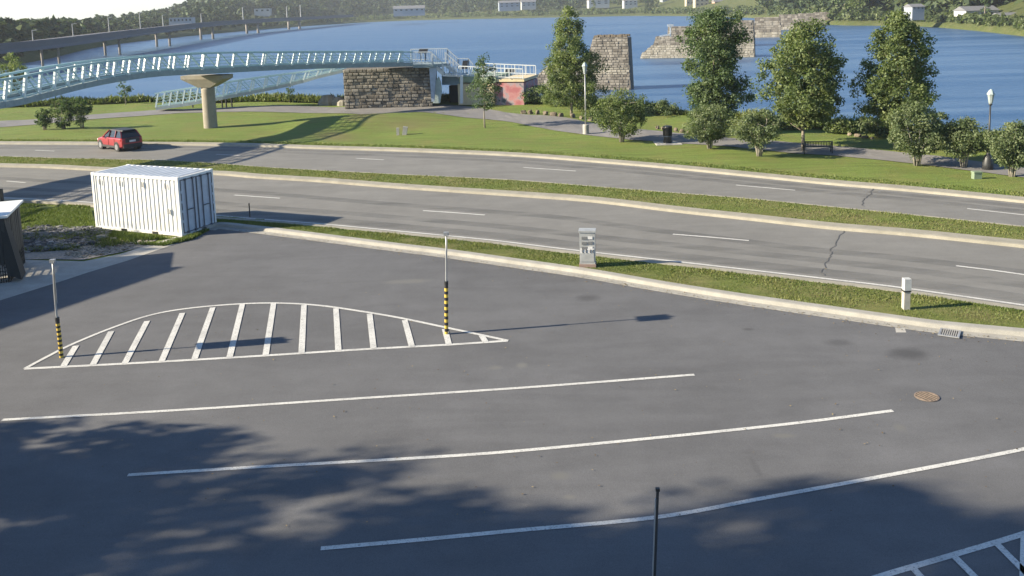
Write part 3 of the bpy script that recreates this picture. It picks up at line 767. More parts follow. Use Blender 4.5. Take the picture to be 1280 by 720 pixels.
stone_pier([(672, 112), (672, 98), (684, 86), (733, 82), (743, 47), (785, 47), (789, 112)], 134, 5.5, 'square topped brown stone pier in the river right behind the tall conical tree', .72, .38, 86, 1, caps=6, vwet=99)
pale_box = None
stone_pier([(805, 73), (808, 70), (823, 57), (826, 47), (840, 46.5), (841, 34), (942, 34), (944, 73)], 201, 6, 'grey stone pier with a stepped sloping nose pointing left, partly behind the dark columnar tree', .9, .48, 57.5, 2)
stone_pier([(885, 57), (885, 26), (942, 25.5), (944, 57)], 250, 6, 'stone pier whose pale right end shows just right of the dark columnar tree', 1.3, .7, 45, 3)
stone_pier([(945, 46), (946, 22), (976, 21.5), (977, 46)], 303, 6, 'wide stone pier with a pale foot between the columnar tree and the round tree', 1.4, .8, 38, 4)
stone_pier([(976, 37), (976, 18.5), (998, 18), (999, 37)], 372, 6, 'stone pier behind the top of the round maple, third from the far bank', 1.5, .9, 33, 5)
stone_pier([(999.5, 33), (999.5, 17), (1017, 16.5), (1018, 33)], 404, 6, 'small far stone pier second from the far bank', 1.5, .9, None, 6)
stone_pier([(1018.5, 31.5), (1018.5, 15.5), (1031.5, 15.2), (1032, 31.5)], 425, 6, 'small pale stone pier next to last towards the far bank', 1.5, .9, None, 7)
stone_pier([(1032.5, 30.8), (1032.5, 14.8), (1042.5, 14.5), (1043, 30.8)], 435, 6, 'narrowest stone pier, last of the row by the dark trees', 1.5, .9, None, 8)
# small white marker frame on the sloped pier
q = pixd(839, 34, 200.6); r_ = thing('navigation_marker', (q.x, 201.5, pixd(839, 46, 201).z), 'small white navigation marker frame on the step of the sloped pier', 'marker')
MB().bar((0, 0, 0), (0, 0, 2.6), .25).build('post', MAT['white'], r_); MB().box((0, -.1, 2.5), (1.3, .2, .5)).build('board', MAT['white'], r_); MB().bar((-2.4, -.3, .2), (-.1, -.3, .5), .3).build('brace', MAT['white'], r_)

# ---------------------------------------------------------------- pedestrian bridge
bp = [(-760, 36, 300, 240), (-400, 46, 200, 150), (-150, 54, 160, 122), (0, 60, 136, 101), (50, 63.5, 125, 91.5), (100, 68, 112, 82), (150, 72, 102, 74.5), (200, 76, 95.5, 70), (263, 81, 92.3, 66.3), (350, 87, 87.5, 65.5), (430, 91, 85, 65), (516, 95, 83, 65)]
def bpt(e, top):
    u, d, vb, vt_ = e
    if u < 0:
        X = {-150: -38.0, -400: -39.5, -760: -40}[u]; return Vector((X, d if u > -700 else 34, 6.4 if top else 4.6))
    return pixd(u, vt_ if top else vb, d)
botc = smooth([bpt(e, 0) for e in bp], 10); topc = smooth([bpt(e, 1) for e in bp], 10)
def resample(c, step):
    Ls = [0.0]
    for a, b in zip(c, c[1:]): Ls.append(Ls[-1] + (b - a).length)
    n = int(Ls[-1] / step); t = np.linspace(0, Ls[-1], n + 1)
    return [Vector([float(np.interp(q, Ls, [p[k] for p in c])) for k in range(3)]) for q in t], n
nbay = int(sum((b - a).length for a, b in zip(botc, botc[1:])) / 1.62)
def res_n(c, n):
    Ls = [0.0]
    for a, b in zip(c, c[1:]): Ls.append(Ls[-1] + (b - a).length)
    return [Vector([float(np.interp(q, Ls, [p[k] for p in c])) for k in range(3)]) for q in np.linspace(0, Ls[-1], n + 1)]
bl_ = res_n(botc, nbay)
tl_ = []
for p in bl_:      # top chord stands straight above the bottom chord
    k = min(range(len(topc)), key=lambda i: (topc[i].xy - p.xy).length); tl_.append(Vector((p.x, p.y, topc[k].z)))
for _ in range(3): tl_ = [tl_[0]] + [Vector((tl_[i].x, tl_[i].y, (tl_[i - 1].z + tl_[i].z + tl_[i + 1].z) / 3)) for i in range(1, len(tl_) - 1)] + [tl_[-1]]
WB = 2.3
def shift(c, d):
    o = offset(c, d); return [Vector((a.x, a.y, b.z)) for a, b in zip(o, c)]
def truss_bridge(name, B, T, label, wid, edge=.42, thick=.15, postw=.20, lean_=.38, cols=True):
    loc = Vector((B[len(B) // 2].x, B[len(B) // 2].y, 0)); root = thing(name, loc, label, 'bridge')
    B = [p - loc for p in B]; T = [p - loc for p in T]
    for off in (0.0, wid):
        b = shift(B, off); t = shift(T, off)
        e = MB(); c = MB()
        for i in range(len(b) - 1):
            e.bar(b[i] + Vector((0, 0, edge / 2)), b[i + 1] + Vector((0, 0, edge / 2)), .16, edge)
            c.bar(t[i], t[i + 1], thick * 1.3, thick)
        e.build('edge_beam', MAT['tealg'], root); c.build('top_chord', MAT['teal'], root)
        rl = MB()
        for k in (.35, .58, .8):
            for i in range(len(b) - 1):
                p0 = b[i].lerp(t[i], .22 + k * .7); p1 = b[i + 1].lerp(t[i + 1], .22 + k * .7); rl.bar(p0, p1, .045)
        rl.build('guard_rail', MAT['teal'], root)
        mid = MB()
        for i in range(len(b) - 1): mid.bar(b[i] + Vector((0, 0, edge + .12)), b[i + 1] + Vector((0, 0, edge + .12)), .1, .1)
        mid.build('bottom_chord', MAT['teal'], root)
        for i in range(len(b) - 1):
            d = (b[i + 1] - b[i]).normalized(); f = b[i] + Vector((0, 0, edge))
            MB().bar(f, t[i] + d * lean_, postw * .8, postw).build('post', MAT['tealw'], root)
            MB().bar(t[i] + d * lean_, b[i + 1] + Vector((0, 0, edge)), .07).build('diagonal', MAT['teal'], root)
    dk = MB(); bb = shift(B, .08); cc = shift(B, wid - .08)
    for i in range(len(B) - 1):
        z = Vector((0, 0, edge * .55)); z2 = Vector((0, 0, .06))
        dk.add([bb[i] + z, cc[i] + z, cc[i + 1] + z, bb[i + 1] + z, bb[i] + z2, cc[i] + z2, cc[i + 1] + z2, bb[i + 1] + z2], [(0, 3, 2, 1), (4, 5, 6, 7), (0, 1, 5, 4), (2, 3, 7, 6)])
    dk.build('deck', MAT['tealg'], root)
    return root
truss_bridge('footbridge', bl_, tl_, 'long pale teal truss footbridge curving in from the left on a concrete pillar', WB)
# lower ramp
rb = [(195, 99, 137.5, 117), (230, 99, 133, 112), (270, 99, 126, 105.5), (320, 99.5, 116.5, 98), (370, 100, 106, 91.5), (400, 100, 97.5, 87), (428, 100, 91, 84)]
rB = smooth([pixd(u, vb, d) for u, d, vb, vt_ in rb], 6); rT = smooth([pixd(u, vt_, d) for u, d, vb, vt_ in rb], 6)
nb2 = 14; rB2 = res_n(rB, nb2); rT2 = res_n(rT, nb2); rT2 = [Vector((b.x, b.y, t.z)) for b, t in zip(rB2, rT2)]
truss_bridge('ramp_bridge', rB2, rT2, 'lower pale teal truss ramp climbing from the lawn to the stone abutment', 2.0, .3, .11, .15, .4)
# pillar of the footbridge
pb = pix(263.5, 159.5); pz = park_z(pb.x, pb.y); capz = pixd(263, 93.5, pb.y).z; c0 = pixd(263, 108, pb.y).z; c1 = pixd(263, 98, pb.y).z
root = thing('bridge_pillar', (pb.x, pb.y, pz), 'round concrete pillar with a flared cap carrying the footbridge', 'bridge pillar')
MB().lathe([(.62, -.3), (.62, .0), (.60, c0 - pz - .3), (.60, c0 - pz)], n=24).build('column', MAT['concrete'], root, smooth=True)
wT = 29 / F * pb.y; h0 = c0 - pz - .05; h1 = c1 - pz; h2 = capz - pz
dy = .9
m = MB().add([(-.62, -.62, h0), (.62, -.62, h0), (.62, .62, h0), (-.62, .62, h0), (-wT, -dy, h1), (wT, -dy, h1), (wT, dy, h1), (-wT, dy, h1), (-wT, -dy, h2), (wT, -dy, h2), (wT, dy, h2), (-wT, dy, h2)],
    [(3, 2, 1, 0), (0, 1, 5, 4), (1, 2, 6, 5), (2, 3, 7, 6), (3, 0, 4, 7), (4, 5, 9, 8), (5, 6, 10, 9), (6, 7, 11, 10), (7, 4, 8, 11), (8, 9, 10, 11)])
o = m.build('pillar_cap', MAT['concrete'], root); o.rotation_euler = (0, 0, R(-12))
# stone abutment
aL = pix(431, 131); aR = pix(541, 131.5); ad = 95.9
zt_ = pixd(480, 85.5, ad).z
root = thing('stone_abutment', (aL.x, ad, 0), 'massive brown stone abutment under the right end of the footbridge', 'bridge abutment')
wA = (pixd(541, 130, ad).x - pixd(431, 130, ad).x); x0 = pixd(431, 130, ad).x - aL.x
MB().box((x0 + wA / 2, 3.5, zt_ / 2 - .5), (wA, 7, zt_ + 1)).build('core', MAT['stone'], root)
fs, ts, _p = masonry([(x0, -.3), (x0 + wA, -.3), (x0 + wA, zt_), (x0, zt_)], .62, .34, seed=11, depth=.30)
tag(quads_mesh('masonry', np.array(fs, float), MAT['stone'], np.array(ts), root), kind='stuff')
root.rotation_euler.z = R(0); piv = Vector((x0 + wA, 0, 0)); root.location = root.location + piv - (Matrix.Rotation(R(0), 3, 'Z') @ piv)
# small pale footing left of it
for k, (u, v, s) in enumerate(((410, 130, 1.3), (422, 130, 1.0), (428, 131, .7))):
    p = pix(u, v); MB().lathe([(s, -.3), (s * .9, .3), (s * .5, .75 * s), (.1, .8 * s)], n=9).build('pale_rubble', MAT['stonepale'], root).location = (p.x - aL.x, p.y - ad + .3, 0)
# ---- stairs and lookout
D = 97.0
def PD(u, v, d=D): return pixd(u, v, d)
def rail(parent, pts, h, mat='white', sp=1.0, w=.07, bal=.28, nm='railing'):
    m = MB(); b = MB()
    for a, c in zip(pts, pts[1:]):
        a = Vector(a); c = Vector(c); u = Vector((0, 0, h))
        m.bar(a + u, c + u, w * 1.5, w * 1.3); m.bar(a + u * .12, c + u * .12, w)
        n = max(1, int((c - a).length / sp))
        for k in range(n + 1):
            q = a.lerp(c, k / n); m.bar(q, q + u, w * 1.1)
        n = max(2, int((c - a).length / bal))
        for k in range(n):
            q = a.lerp(c, (k + .5) / n); b.bar(q + u * .12, q + u, .035)
    m.build(nm, MAT[mat], parent); tag(b.build('balusters', MAT[mat], parent), kind='stuff')
st = thing('outdoor_staircase', (0, 0, 0), 'white railed open steel staircase stepping down from the footbridge end', 'staircase')
S = lambda u, v, d=D: tuple(PD(u, v, d))
def slab(pts, th, mat, parent, name):
    n = len(pts); m = MB().add([tuple(p) for p in pts] + [(p[0], p[1], p[2] - th) for p in pts], [tuple(range(n)), tuple(range(n, 2 * n))[::-1]] + [(i, n + i, n + (i + 1) % n, (i + 1) % n) for i in range(n)])
    return m.build(name, MAT[mat], parent)
slab([S(516, 80.5, 95), S(541, 80.5, 95), S(558, 79, 96), S(558, 77, 99), S(516, 77, 99)], .35, 'tealg', st, 'upper_landing')
rail(st, [S(514, 80, 95), S(540, 80, 95)], 1.25, bal=.3)
rail(st, [S(514, 76.5, 98.5), S(532, 76, 98.5), S(560, 75.5, 98.5)], 1.28, bal=.22)
rail(st, [S(560, 75.5, 98.5), S(573, 87, 98.5), S(586, 87, 98.5), S(597, 101, 98.5)], 1.2, bal=.25)
def flight(a, b, wid, n, nm):
    a = Vector(a); b = Vector(b)
    for k in range(n):
        q = a.lerp(b, (k + .5) / n); MB().box((0, 0, 0), (abs(b.x - a.x) / n * 1.25, wid, .06)).build('tread', MAT['steel'], st).location = (q.x, q.y + wid / 2, q.z)
    for y in (0, wid): MB().bar(a + Vector((0, y, -.1)), b + Vector((0, y, -.1)), .1, .3).build('stringer', MAT['white'], st)
flight(S(541, 80, 95.4), S(554, 92, 95.4), 1.5, 8, 'a')
rail(st, [S(541, 80, 95.3), S(554, 92, 95.3)], 1.1)
slab([S(553, 93, 95.4), S(577, 94, 95.4), S(577, 92, 97.4), S(553, 91, 97.4)], .2, 'white', st, 'middle_landing')
flight(S(557, 80, 96.6), S(576, 97, 96.6), 1.4, 10, 'b')
rail(st, [S(557, 79, 96.5), S(577, 97, 96.5)], 1.15)
rail(st, [S(553, 92.5, 95.35), S(571, 96, 95.35)], .9)
MB().bar(S(577, 94, 95.3), S(577, 129, 95.3), .3).build('stair_column', MAT['white'], st)
MB().bar(S(562, 76, 98), S(562, 93, 98), .15).build('stair_column', MAT['white'], st)
# tapered pale blades under the landing
for (ua, ub, uc, d, mt) in ((536.5, 545.5, 541, 95.2, 'bluegrey'),):
    MAT['bluegrey'] = plain('blue_grey_cladding', (0.30, 0.36, 0.44), .6)
    a, b, c = PD(ua, 84.5, d), PD(ub, 84.5, d), PD(uc, 127, d)
    MB().add([tuple(a), tuple(b), (c.x + .15, d, c.z), (c.x - .15, d, c.z), (a.x, d + .5, a.z), (b.x, d + .5, b.z), (c.x + .15, d + .5, c.z), (c.x - .15, d + .5, c.z)],
             [(3, 2, 1, 0), (4, 5, 6, 7), (0, 1, 5, 4), (1, 2, 6, 5), (2, 3, 7, 6), (3, 0, 4, 7)]).build('tapered_fin', MAT[mt], st)
MAT['palegreen'] = plain('pale_green_cladding', (0.38, 0.46, 0.44), .6)
m = MB()
pts = [PD(u, v, 95.8) for u, v in ((541, 129), (542, 112), (545, 100), (548, 96), (551, 104), (552, 116), (550, 129))]
n = len(pts); m.add([tuple(p) for p in pts] + [(p.x, p.y + .6, p.z) for p in pts], [tuple(range(n))[::-1], tuple(range(n, 2 * n))] + [(i, (i + 1) % n, n + (i + 1) % n, n + i) for i in range(n)])
m.build('curved_fin', MAT['palegreen'], st)
# lookout block
lk = thing('lookout_terrace', (0, 0, 0), 'flat cream and faded red walled lookout terrace with white railings beside the stairs', 'lookout')
MAT['cream'] = plain('cream_wall', (0.50, 0.42, 0.27), .8, vary=.12, scale=1.5); MAT['mural'] = M_('mural_wall')
mm = MAT['mural']; f = mm.noise(1.1, 4); kk = mm.ramp(f, [(.38, (.30, .10, .11)), (.5, (.36, .17, .17)), (.58, (.26, .22, .24)), (.66, (.06, .07, .08))]); mm.set(kk, .8); MAT['mural'] = mm.m
MAT['greenband'] = plain('green_band', (0.22, 0.28, 0.20), .7); MAT['shade_in'] = plain('opening_shade', (0.055, .06, .07), .9); MAT['bluepanel'] = plain('blue_panel', (0.22, 0.33, 0.42), .6)
def wallp(u0, u1, v0, v1, d, th, mat, nm):
    a = PD(u0, v1, d); b = PD(u1, v0, d)
    return MB().box(((a.x + b.x) / 2, d + th / 2, (a.z + b.z) / 2), (b.x - a.x, th, b.z - a.z)).build(nm, MAT[mat], lk)
wallp(573, 619, 103.5, 131, 96.2, 6, 'cream', 'cream_wall'); wallp(573.5, 621, 94.5, 103.2, 96.35, 6, 'greenband', 'parapet_band')
wallp(619.3, 656, 101.5, 131.5, 96.6, 6, 'mural', 'mural_wall'); wallp(621.2, 657, 96.5, 101.2, 96.5, 6, 'cream', 'parapet_band')
wallp(552, 572.7, 107, 130, 99, 3, 'shade_in', 'shade_backing'); wallp(548, 572.7, 92.5, 106.8, 97.2, 2.5, 'bluepanel', 'blue_panel')  # dark backing colour stands for the shade inside the opening
rail(lk, [S(574, 94.3, 96.25), S(620, 95.5, 96.25)], 1.0, bal=.4); rail(lk, [S(621, 96.3, 96.4), S(656, 96.8, 96.4)], 1.05, bal=.4)
rail(lk, [S(590, 91, 101.5), S(656, 92.5, 101.5)], 1.05, bal=.4)
piv = PD(573, 130, 96.2); piv.z = 0; lk.rotation_euler.z = R(-16); lk.location = piv - (Matrix.Rotation(R(-16), 3, 'Z') @ piv)
for (u, v, w, h, d, lb) in ((528, 64, 1.0, .45, 98.2, 'small dark slanted board on the top railing of the footbridge end'), (580.5, 81, .62, .9, 98.0, 'dark rounded board beside the stair landing railing'), (637, 88.5, 1.1, .35, 101.2, 'low dark slanted board on the terrace railing above the red wall')):
    p = PD(u, v, d); rr = thing('info_board', p, lb, 'information board')
    MB().add([(-w / 2, 0, -h / 2), (w / 2, 0, -h / 2), (w / 2 + .1, .25, h / 2), (-w / 2 + .15, .25, h / 2), (-w / 2, .06, -h / 2), (w / 2, .06, -h / 2), (w / 2 + .1, .31, h / 2), (-w / 2 + .15, .31, h / 2)],
             [(3, 2, 1, 0), (4, 5, 6, 7), (0, 1, 5, 4), (1, 2, 6, 5), (2, 3, 7, 6), (3, 0, 4, 7)]).build('panel', MAT['black'], rr)
    MB().bar((-w / 4, .12, -1.0), (-w / 4, .12, 0), .05).bar((w / 4, .12, -1.0), (w / 4, .12, 0), .05).build('leg', MAT['darksteel'], rr)

# ---------------------------------------------------------------- shipping container
cB = pix(227.5, 296); cA = pix(120, 286); cC = pix(273, 281.5)
ex = (cA - cB); ex.z = 0; LX = ex.length; ex.normalize(); ey = Vector((ex.y, -ex.x, 0))
if ey.dot(cC - cB) < 0: ey = -ey
WY = (cC - cB).dot(ey) ; HC = topz(cB, 222.5)
ang = math.atan2(ex.y, ex.x)
def container():
    m = M_('container_white'); n1 = m.noise(1.2, 6, m.pos((1, 1, .25)), .7); n2 = m.noise(6, 5)
    c = m.mix(m.ramp(n1, [(.62, 0.0), (.78, .5)]), (.70, .70, .67), (.45, .36, .25))
    c = m.mix(m.ramp(n2, [(.68, 0), (.76, .45)]), c, (.32, .24, .17)); m.set(c, .45, spec=.4); W_ = m.m
    Rf = plain('container_roof', (.42, .46, .50), .55, vary=.15, scale=1.0)
    root = thing('shipping_container', cB, 'white corrugated shipping container standing where the lot meets the grass', 'shipping container', rz=ang)
    s = 1 if (ex.x * ey.y - ex.y * ey.x) > 0 else -1     # side on which the depth runs in local y
    Y = lambda y: s * y
    fr = .13
    # corrugated walls: front (y=0) and back (y=WY), and closed end (x=LX)
    def corr(p0, p1, out, name):
        p0 = Vector(p0); p1 = Vector(p1); L = (p1 - p0).length; d = (p1 - p0).normalized(); o = Vector(out) * .034; k = 20 if L > 4 else 8; w = L / k; mb = MB(); pr = []
        for i in range(k):
            a = p0 + d * w * i; pr += [a, a + d * w * .18 - o, a + d * w * .42 - o, a + d * w * .60]
        pr.append(p1); mb.v = [(q.x, q.y, fr) for q in pr] + [(q.x, q.y, HC - fr) for q in pr]; n = len(pr)
        mb.f = [(i, i + 1, n + i + 1, n + i) for i in range(n - 1)]
        return mb.build(name, W_, root)
    corr((fr, Y(.03), 0), (LX - fr, Y(.03), 0), (0, -s, 0), 'side_wall'); corr((fr, Y(WY - .03), 0), (LX - fr, Y(WY - .03), 0), (0, s, 0), 'side_wall')
    corr((LX - .03, Y(fr), 0), (LX - .03, Y(WY - fr), 0), (1, 0, 0), 'end_wall')
    for x in (fr / 2, LX - fr / 2):
        for y in (fr / 2, WY - fr / 2): MB().box((x, Y(y), HC / 2), (fr, fr, HC - .002)).build('corner_post', W_, root)
    for z in (fr / 2 + .02, HC - fr / 2):
        for y in (fr / 2, WY - fr / 2): MB().box((LX / 2, Y(y), z), (LX - 2 * fr - .004, fr - .01, fr)).build('side_rail', W_, root)
        for x in (fr / 2, LX - fr / 2): MB().box((x, Y(WY / 2), z), (fr - .01, WY - 2 * fr - .004, fr)).build('end_rail', W_, root)
    for x in (.09, LX - .09):
        for y in (.08, WY - .08):
            for z in (.06, HC - .04): MB().box((x, Y(y), z), (.19, .17, .12)).build('corner_casting', W_, root)
    rf = MB(); k = 14; wv = []
    for i in range(k * 4 + 1):
        x = fr + (LX - 2 * fr) * i / (k * 4); wv.append((x, HC + (-.02 if i % 4 in (1, 2) else .012)))
    rf.v = [(x, Y(.05), z) for x, z in wv] + [(x, Y(WY - .05), z) for x, z in wv]; n = len(wv); rf.f = [(i, i + 1, n + i + 1, n + i) for i in range(n - 1)]
    rf.build('roof_panel', Rf, root)
    # forklift pockets
    for x in (LX * .30, LX * .66): MB().box((x, Y(-.006), .085), (.34, .02, .11)).build('forklift_pocket', MAT['black'], root)
    # small vents and a marking plate on the side
    for i, x in enumerate((LX * .14, LX * .40, LX * .66, LX * .90)): MB().box((x, Y(-.03), HC - .42), (.07, .04, .26)).build('side_vent', MAT['steel'], root)
    MB().box((LX * .12, Y(-.035), HC * .42), (.10, .03, .26)).build('lock_box', MAT['steel'], root)
    # doors on the end x = 0
    dw = (WY - 2 * fr) / 2
    DM = plain('container_door', (.40, .45, .52), .5, vary=.1); DK = plain('door_gasket', (.085, .095, .115), .6)
    for k in range(2):
        y0 = fr + k * dw; d = MB()
        d.box((.02, Y(y0 + dw / 2), HC / 2), (.05, dw - .05, HC - 2 * fr - .04))
        do = d.build('door', DM, root)
        g = MB(); zz = (fr + .02, HC - fr - .02)
        for y in (y0 + .02, y0 + dw - .02): g.bar((-.012, Y(y), zz[0]), (-.012, Y(y), zz[1]), .045, .03)
        for z in zz: g.bar((-.014, Y(y0 + .02), z), (-.014, Y(y0 + dw - .02), z), .03, .045)
        g.build('gasket', DK, do)
        for t in (.28, .74):
            y = y0 + dw * t
            MB().tube([(-.06, Y(y), fr - .02), (-.06, Y(y), HC - fr + .02)], .028, 8).build('lock_rod', DK if t > 0 else DM, do)
            MB().box((-.05, Y(y), fr + .02), (.07, .10, .10)).box((-.05, Y(y), HC - fr - .02), (.07, .10, .10)).build('cam_keeper', DK, do)
            MB().bar((-.085, Y(y), HC * .43), (-.085, Y(y + dw * .26 * (1 if t < .5 else -1)), HC * .435), .03, .045).build('handle', DK, do)
        for z in (.25, .42, .58, .75): MB().box((-.015, Y(y0 + (.03 if k == 0 else dw - .03)), HC * z), (.06, .08, .12)).build('hinge', DM, do)
    return root
container()

# ---------------------------------------------------------------- red car
def car():
    p = pix(150, 186.0)
    pm = M_('red_car_paint'); pm.set((.30, .026, .032), .32, .3); pm.b.inputs['Coat Weight'].default_value = .6; PA = pm.m
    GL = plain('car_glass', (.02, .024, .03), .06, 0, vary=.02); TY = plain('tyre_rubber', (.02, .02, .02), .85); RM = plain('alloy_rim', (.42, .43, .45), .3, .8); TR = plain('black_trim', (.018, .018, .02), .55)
    RL = plain('tail_light_red', (.30, .012, .012), .25); PL = plain('plate_white', (.55, .56, .58), .5)
    root = thing('red_car', (p.x, p.y, .012), 'red compact SUV with rear in shade driving left on the far road', 'car', rz=R(90 + 50))
    Lc, Wc, Hc = 4.3, 1.82, 1.66
    # stations along the length (x forward): (x, half width, z low, z belt)
    st_ = [(-2.13, .74, .52, .98), (-2.08, .84, .34, 1.04), (-1.75, .90, .24, 1.07), (-1.0, .91, .22, 1.06), (0, .91, .22, 1.04), (.9, .91, .22, 1.02), (1.25, .90, .24, .99), (1.75, .86, .26, .90), (2.02, .78, .32, .80), (2.13, .62, .42, .68)]
    m = MB(); n = 10
    for x, w, z0, z1 in st_:
        zm = z0 + (z1 - z0) * .55
        m.v += [(x, -w * .86, z0), (x, -w * .98, z0 + .10), (x, -w, zm), (x, -w * .97, z1 - .06), (x, -w * .86, z1), (x, w * .86, z1), (x, w * .97, z1 - .06), (x, w, zm), (x, w * .98, z0 + .10), (x, w * .86, z0)]
    for i in range(len(st_) - 1):
        for k in range(n): m.f.append((i * n + k, i * n + (k + 1) % n, (i + 1) * n + (k + 1) % n, (i + 1) * n + k))
    m.f += [tuple(range(n))[::-1], tuple((len(st_) - 1) * n + k for k in range(n))]
    bo = m.build('body', PA, root, smooth=True); bv = bo.modifiers.new('bevel', 'BEVEL'); bv.width = .05; bv.segments = 3; bv.limit_method = 'ANGLE'; bv.angle_limit = R(25); bo.modifiers.new('wn', 'WEIGHTED_NORMAL')
    # greenhouse: glass volume, painted pillars and roof
    gb = [(-1.98, .76, 1.03), (1.02, .80, 1.01)]; gt = [(-1.72, .62, 1.58), (.10, .64, 1.60)]
    v = [(-2.0, -.78, 1.02), (1.05, -.80, 1.0), (1.05, .80, 1.0), (-2.0, .78, 1.02), (-1.58, -.60, 1.56), (.15, -.62, 1.58), (.15, .62, 1.58), (-1.58, .60, 1.56)]
    MB().add(v, [(0, 1, 5, 4), (1, 2, 6, 5), (2, 3, 7, 6), (3, 0, 4, 7), (4, 5, 6, 7)]).build('window_glass', GL, root)
    r = MB(); r.add([(-1.78, -.56, 1.575), (-1.60, -.63, 1.54), (.12, -.65, 1.56), (.26, 0, 1.60), (.12, .65, 1.56), (-1.60, .63, 1.54), (-1.78, .56, 1.575), (-1.70, -.52, 1.645), (.0, -.54, 1.655), (.0, .54, 1.655), (-1.70, .52, 1.645)],
                    [(0, 1, 7), (1, 2, 8, 7), (2, 3, 8), (3, 9, 8), (3, 4, 9), (4, 5, 10, 9), (5, 6, 10), (6, 0, 7, 10), (7, 8, 9, 10)]); r.build('roof', TR, root)
    for s in (-1, 1):
        pl = MB()
        for a, b in (((1.04, .80, 1.0), (.15, .66, 1.58)), ((.05, .815, 1.01), (-.05, .66, 1.58)), ((-.92, .81, 1.01), (-.95, .655, 1.58)), ((-1.98, .79, 1.02), (-1.60, .615, 1.56))):
            pl.bar((a[0], a[1] * s, a[2]), (b[0], b[1] * s, b[2]), .09, .05)
        pl.build('pillar', PA, root)
        MB().box((.55, s * .97, 1.05), (.16, .16, .13)).build('wing_mirror', PA, root)
        MB().box((-.1, s * .915, .34), (2.2, .03, .16)).build('sill_trim', TR, root)
        MB().add([(-2.11, s * .58, .82), (-2.11, s * .80, .80), (-1.92, s * .90, .84), (-1.92, s * .88, 1.05), (-2.08, s * .80, 1.06), (-2.10, s * .58, 1.04)], [(0, 1, 4, 5), (1, 2, 3, 4)] if s < 0 else [(5, 4, 1, 0), (4, 3, 2, 1)]).build('tail_light', RL, root)
        MB().box((2.03, s * .62, .72), (.12, .28, .12)).build('headlight', PL, root)
        MB().bar((-.05, s * .916, .36), (-.05, s * .918, 1.0), .015).bar((-1.0, s * .916, .36), (-1.0, s * .918, 1.0), .015).build('door_seam', TR, root)
    MB().box((-2.115, 0, .86), (.05, 1.16, .34)).build('tailgate_shade', TR, root)  # black panel added to stand for shade on the red rear
    MB().box((-2.10, 0, .44), (.12, 1.5, .30)).build('rear_bumper', TR, root)
    MB().box((-2.15, 0, .80), (.02, .5, .14)).build('number_plate', PL, root)
    MB().box((2.08, 0, .55), (.08, 1.1, .2)).build('grille', TR, root)
    for x in (-1.32, 1.32):
        for s in (-1, 1):
            w = MB().tube([(x, s * .70, .34), (x, s * .93, .34)], .34, 20).build('wheel', TY, root, smooth=False)
            MB().tube([(x, s * .925, .34), (x, s * .94, .34)], .23, 16).build('rim', RM, w)
            MB().tube([(x, s * .60, .36), (x, s * .912, .36)], .41, 18).build('wheel_arch', TR, root)
car()

# ---------------------------------------------------------------- sign posts, utility posts
def sign_post(base, vtop, tilt, sleeve, sign, label, bend=None, group=None):
    b = pix(*base); h = topz(b, vtop)
    root = thing('sign_post', b, label, 'sign post', group=group)
    tx = math.tan(R(tilt)); pts = [(tx * h * f + (bend[k] if bend else 0), 0, h * f) for k, f in enumerate((0, .25, .5, .7, .85, 1))]
    MB().tube(pts, .03, 8).build('pole', MAT['steel'], root, smooth=True)
    n = 16; hs = h * sleeve
    for k in range(n):
        a, c = hs * k / n, hs * (k + 1) / n
        xa = np.interp(a / h, (0, .25, .5, .7, .85, 1), [p[0] for p in pts]); xc = np.interp(c / h, (0, .25, .5, .7, .85, 1), [p[0] for p in pts])
        MB().tube([(xa, 0, a + .001), (xc, 0, c - .001)], .062, 10).build('reflective_band', MAT['yellow'] if k % 2 == 0 else MAT['black'], root)
    MB().tube([(np.interp(sleeve, (0, .25, .5, .7, .85, 1), [p[0] for p in pts]), 0, hs), (np.interp(sleeve, (0, .25, .5, .7, .85, 1), [p[0] for p in pts]), 0, hs + .12)], .066, 10).build('sleeve_cap', MAT['black'], root)
    sw, sh, zc = sign; zc = h - sh / 2 + .02; vd = Vector((b.x, b.y, 0)).normalized(); topx = pts[-1][0]
    s = MB().box((0, 0, 0), (.012, sw, sh)).build('sign_plate', MAT['steel'], root)
    s.location = (tx * (zc) + (bend[-1] if bend else 0) + .025, 0, zc); s.rotation_euler = (0, R(-tilt) * -1, math.atan2(vd.y, vd.x) - math.pi / 2)
    MB().box((topx, 0, h + .02), (.16, .10, .10)).build('post_cap', MAT['steel'], root)
    return root
sign_post((77, 447), 327, .6, .385, (.62, 1.25, 2.25), 'grey sign post with striped sleeve at the left tip of the hatched island', bend=(0, -.01, -.035, -.03, -.01, 0))
sign_post((558, 418), 293, 2.2, .50, (.5, .5, 2.75), 'grey sign post with striped sleeve at the right tip of the hatched island')
b3 = pix(817, 748); h3 = topz(b3, 613)
root = thing('sign_post', b3, 'dark sign post seen edge on, rising from the bottom of the frame', 'sign post')
MB().bar((0, 0, 0), (.085, 0, h3), .045).build('pole', MAT['darksteel'], root)
MB().bar((-.03, -.02, .1), (.046, -.02, h3 * .93), .02, .03).build('edge_strip', MAT['steel'], root)
MB().box((.085, 0, h3 + .015), (.07, .06, .05)).build('post_cap', MAT['black'], root)

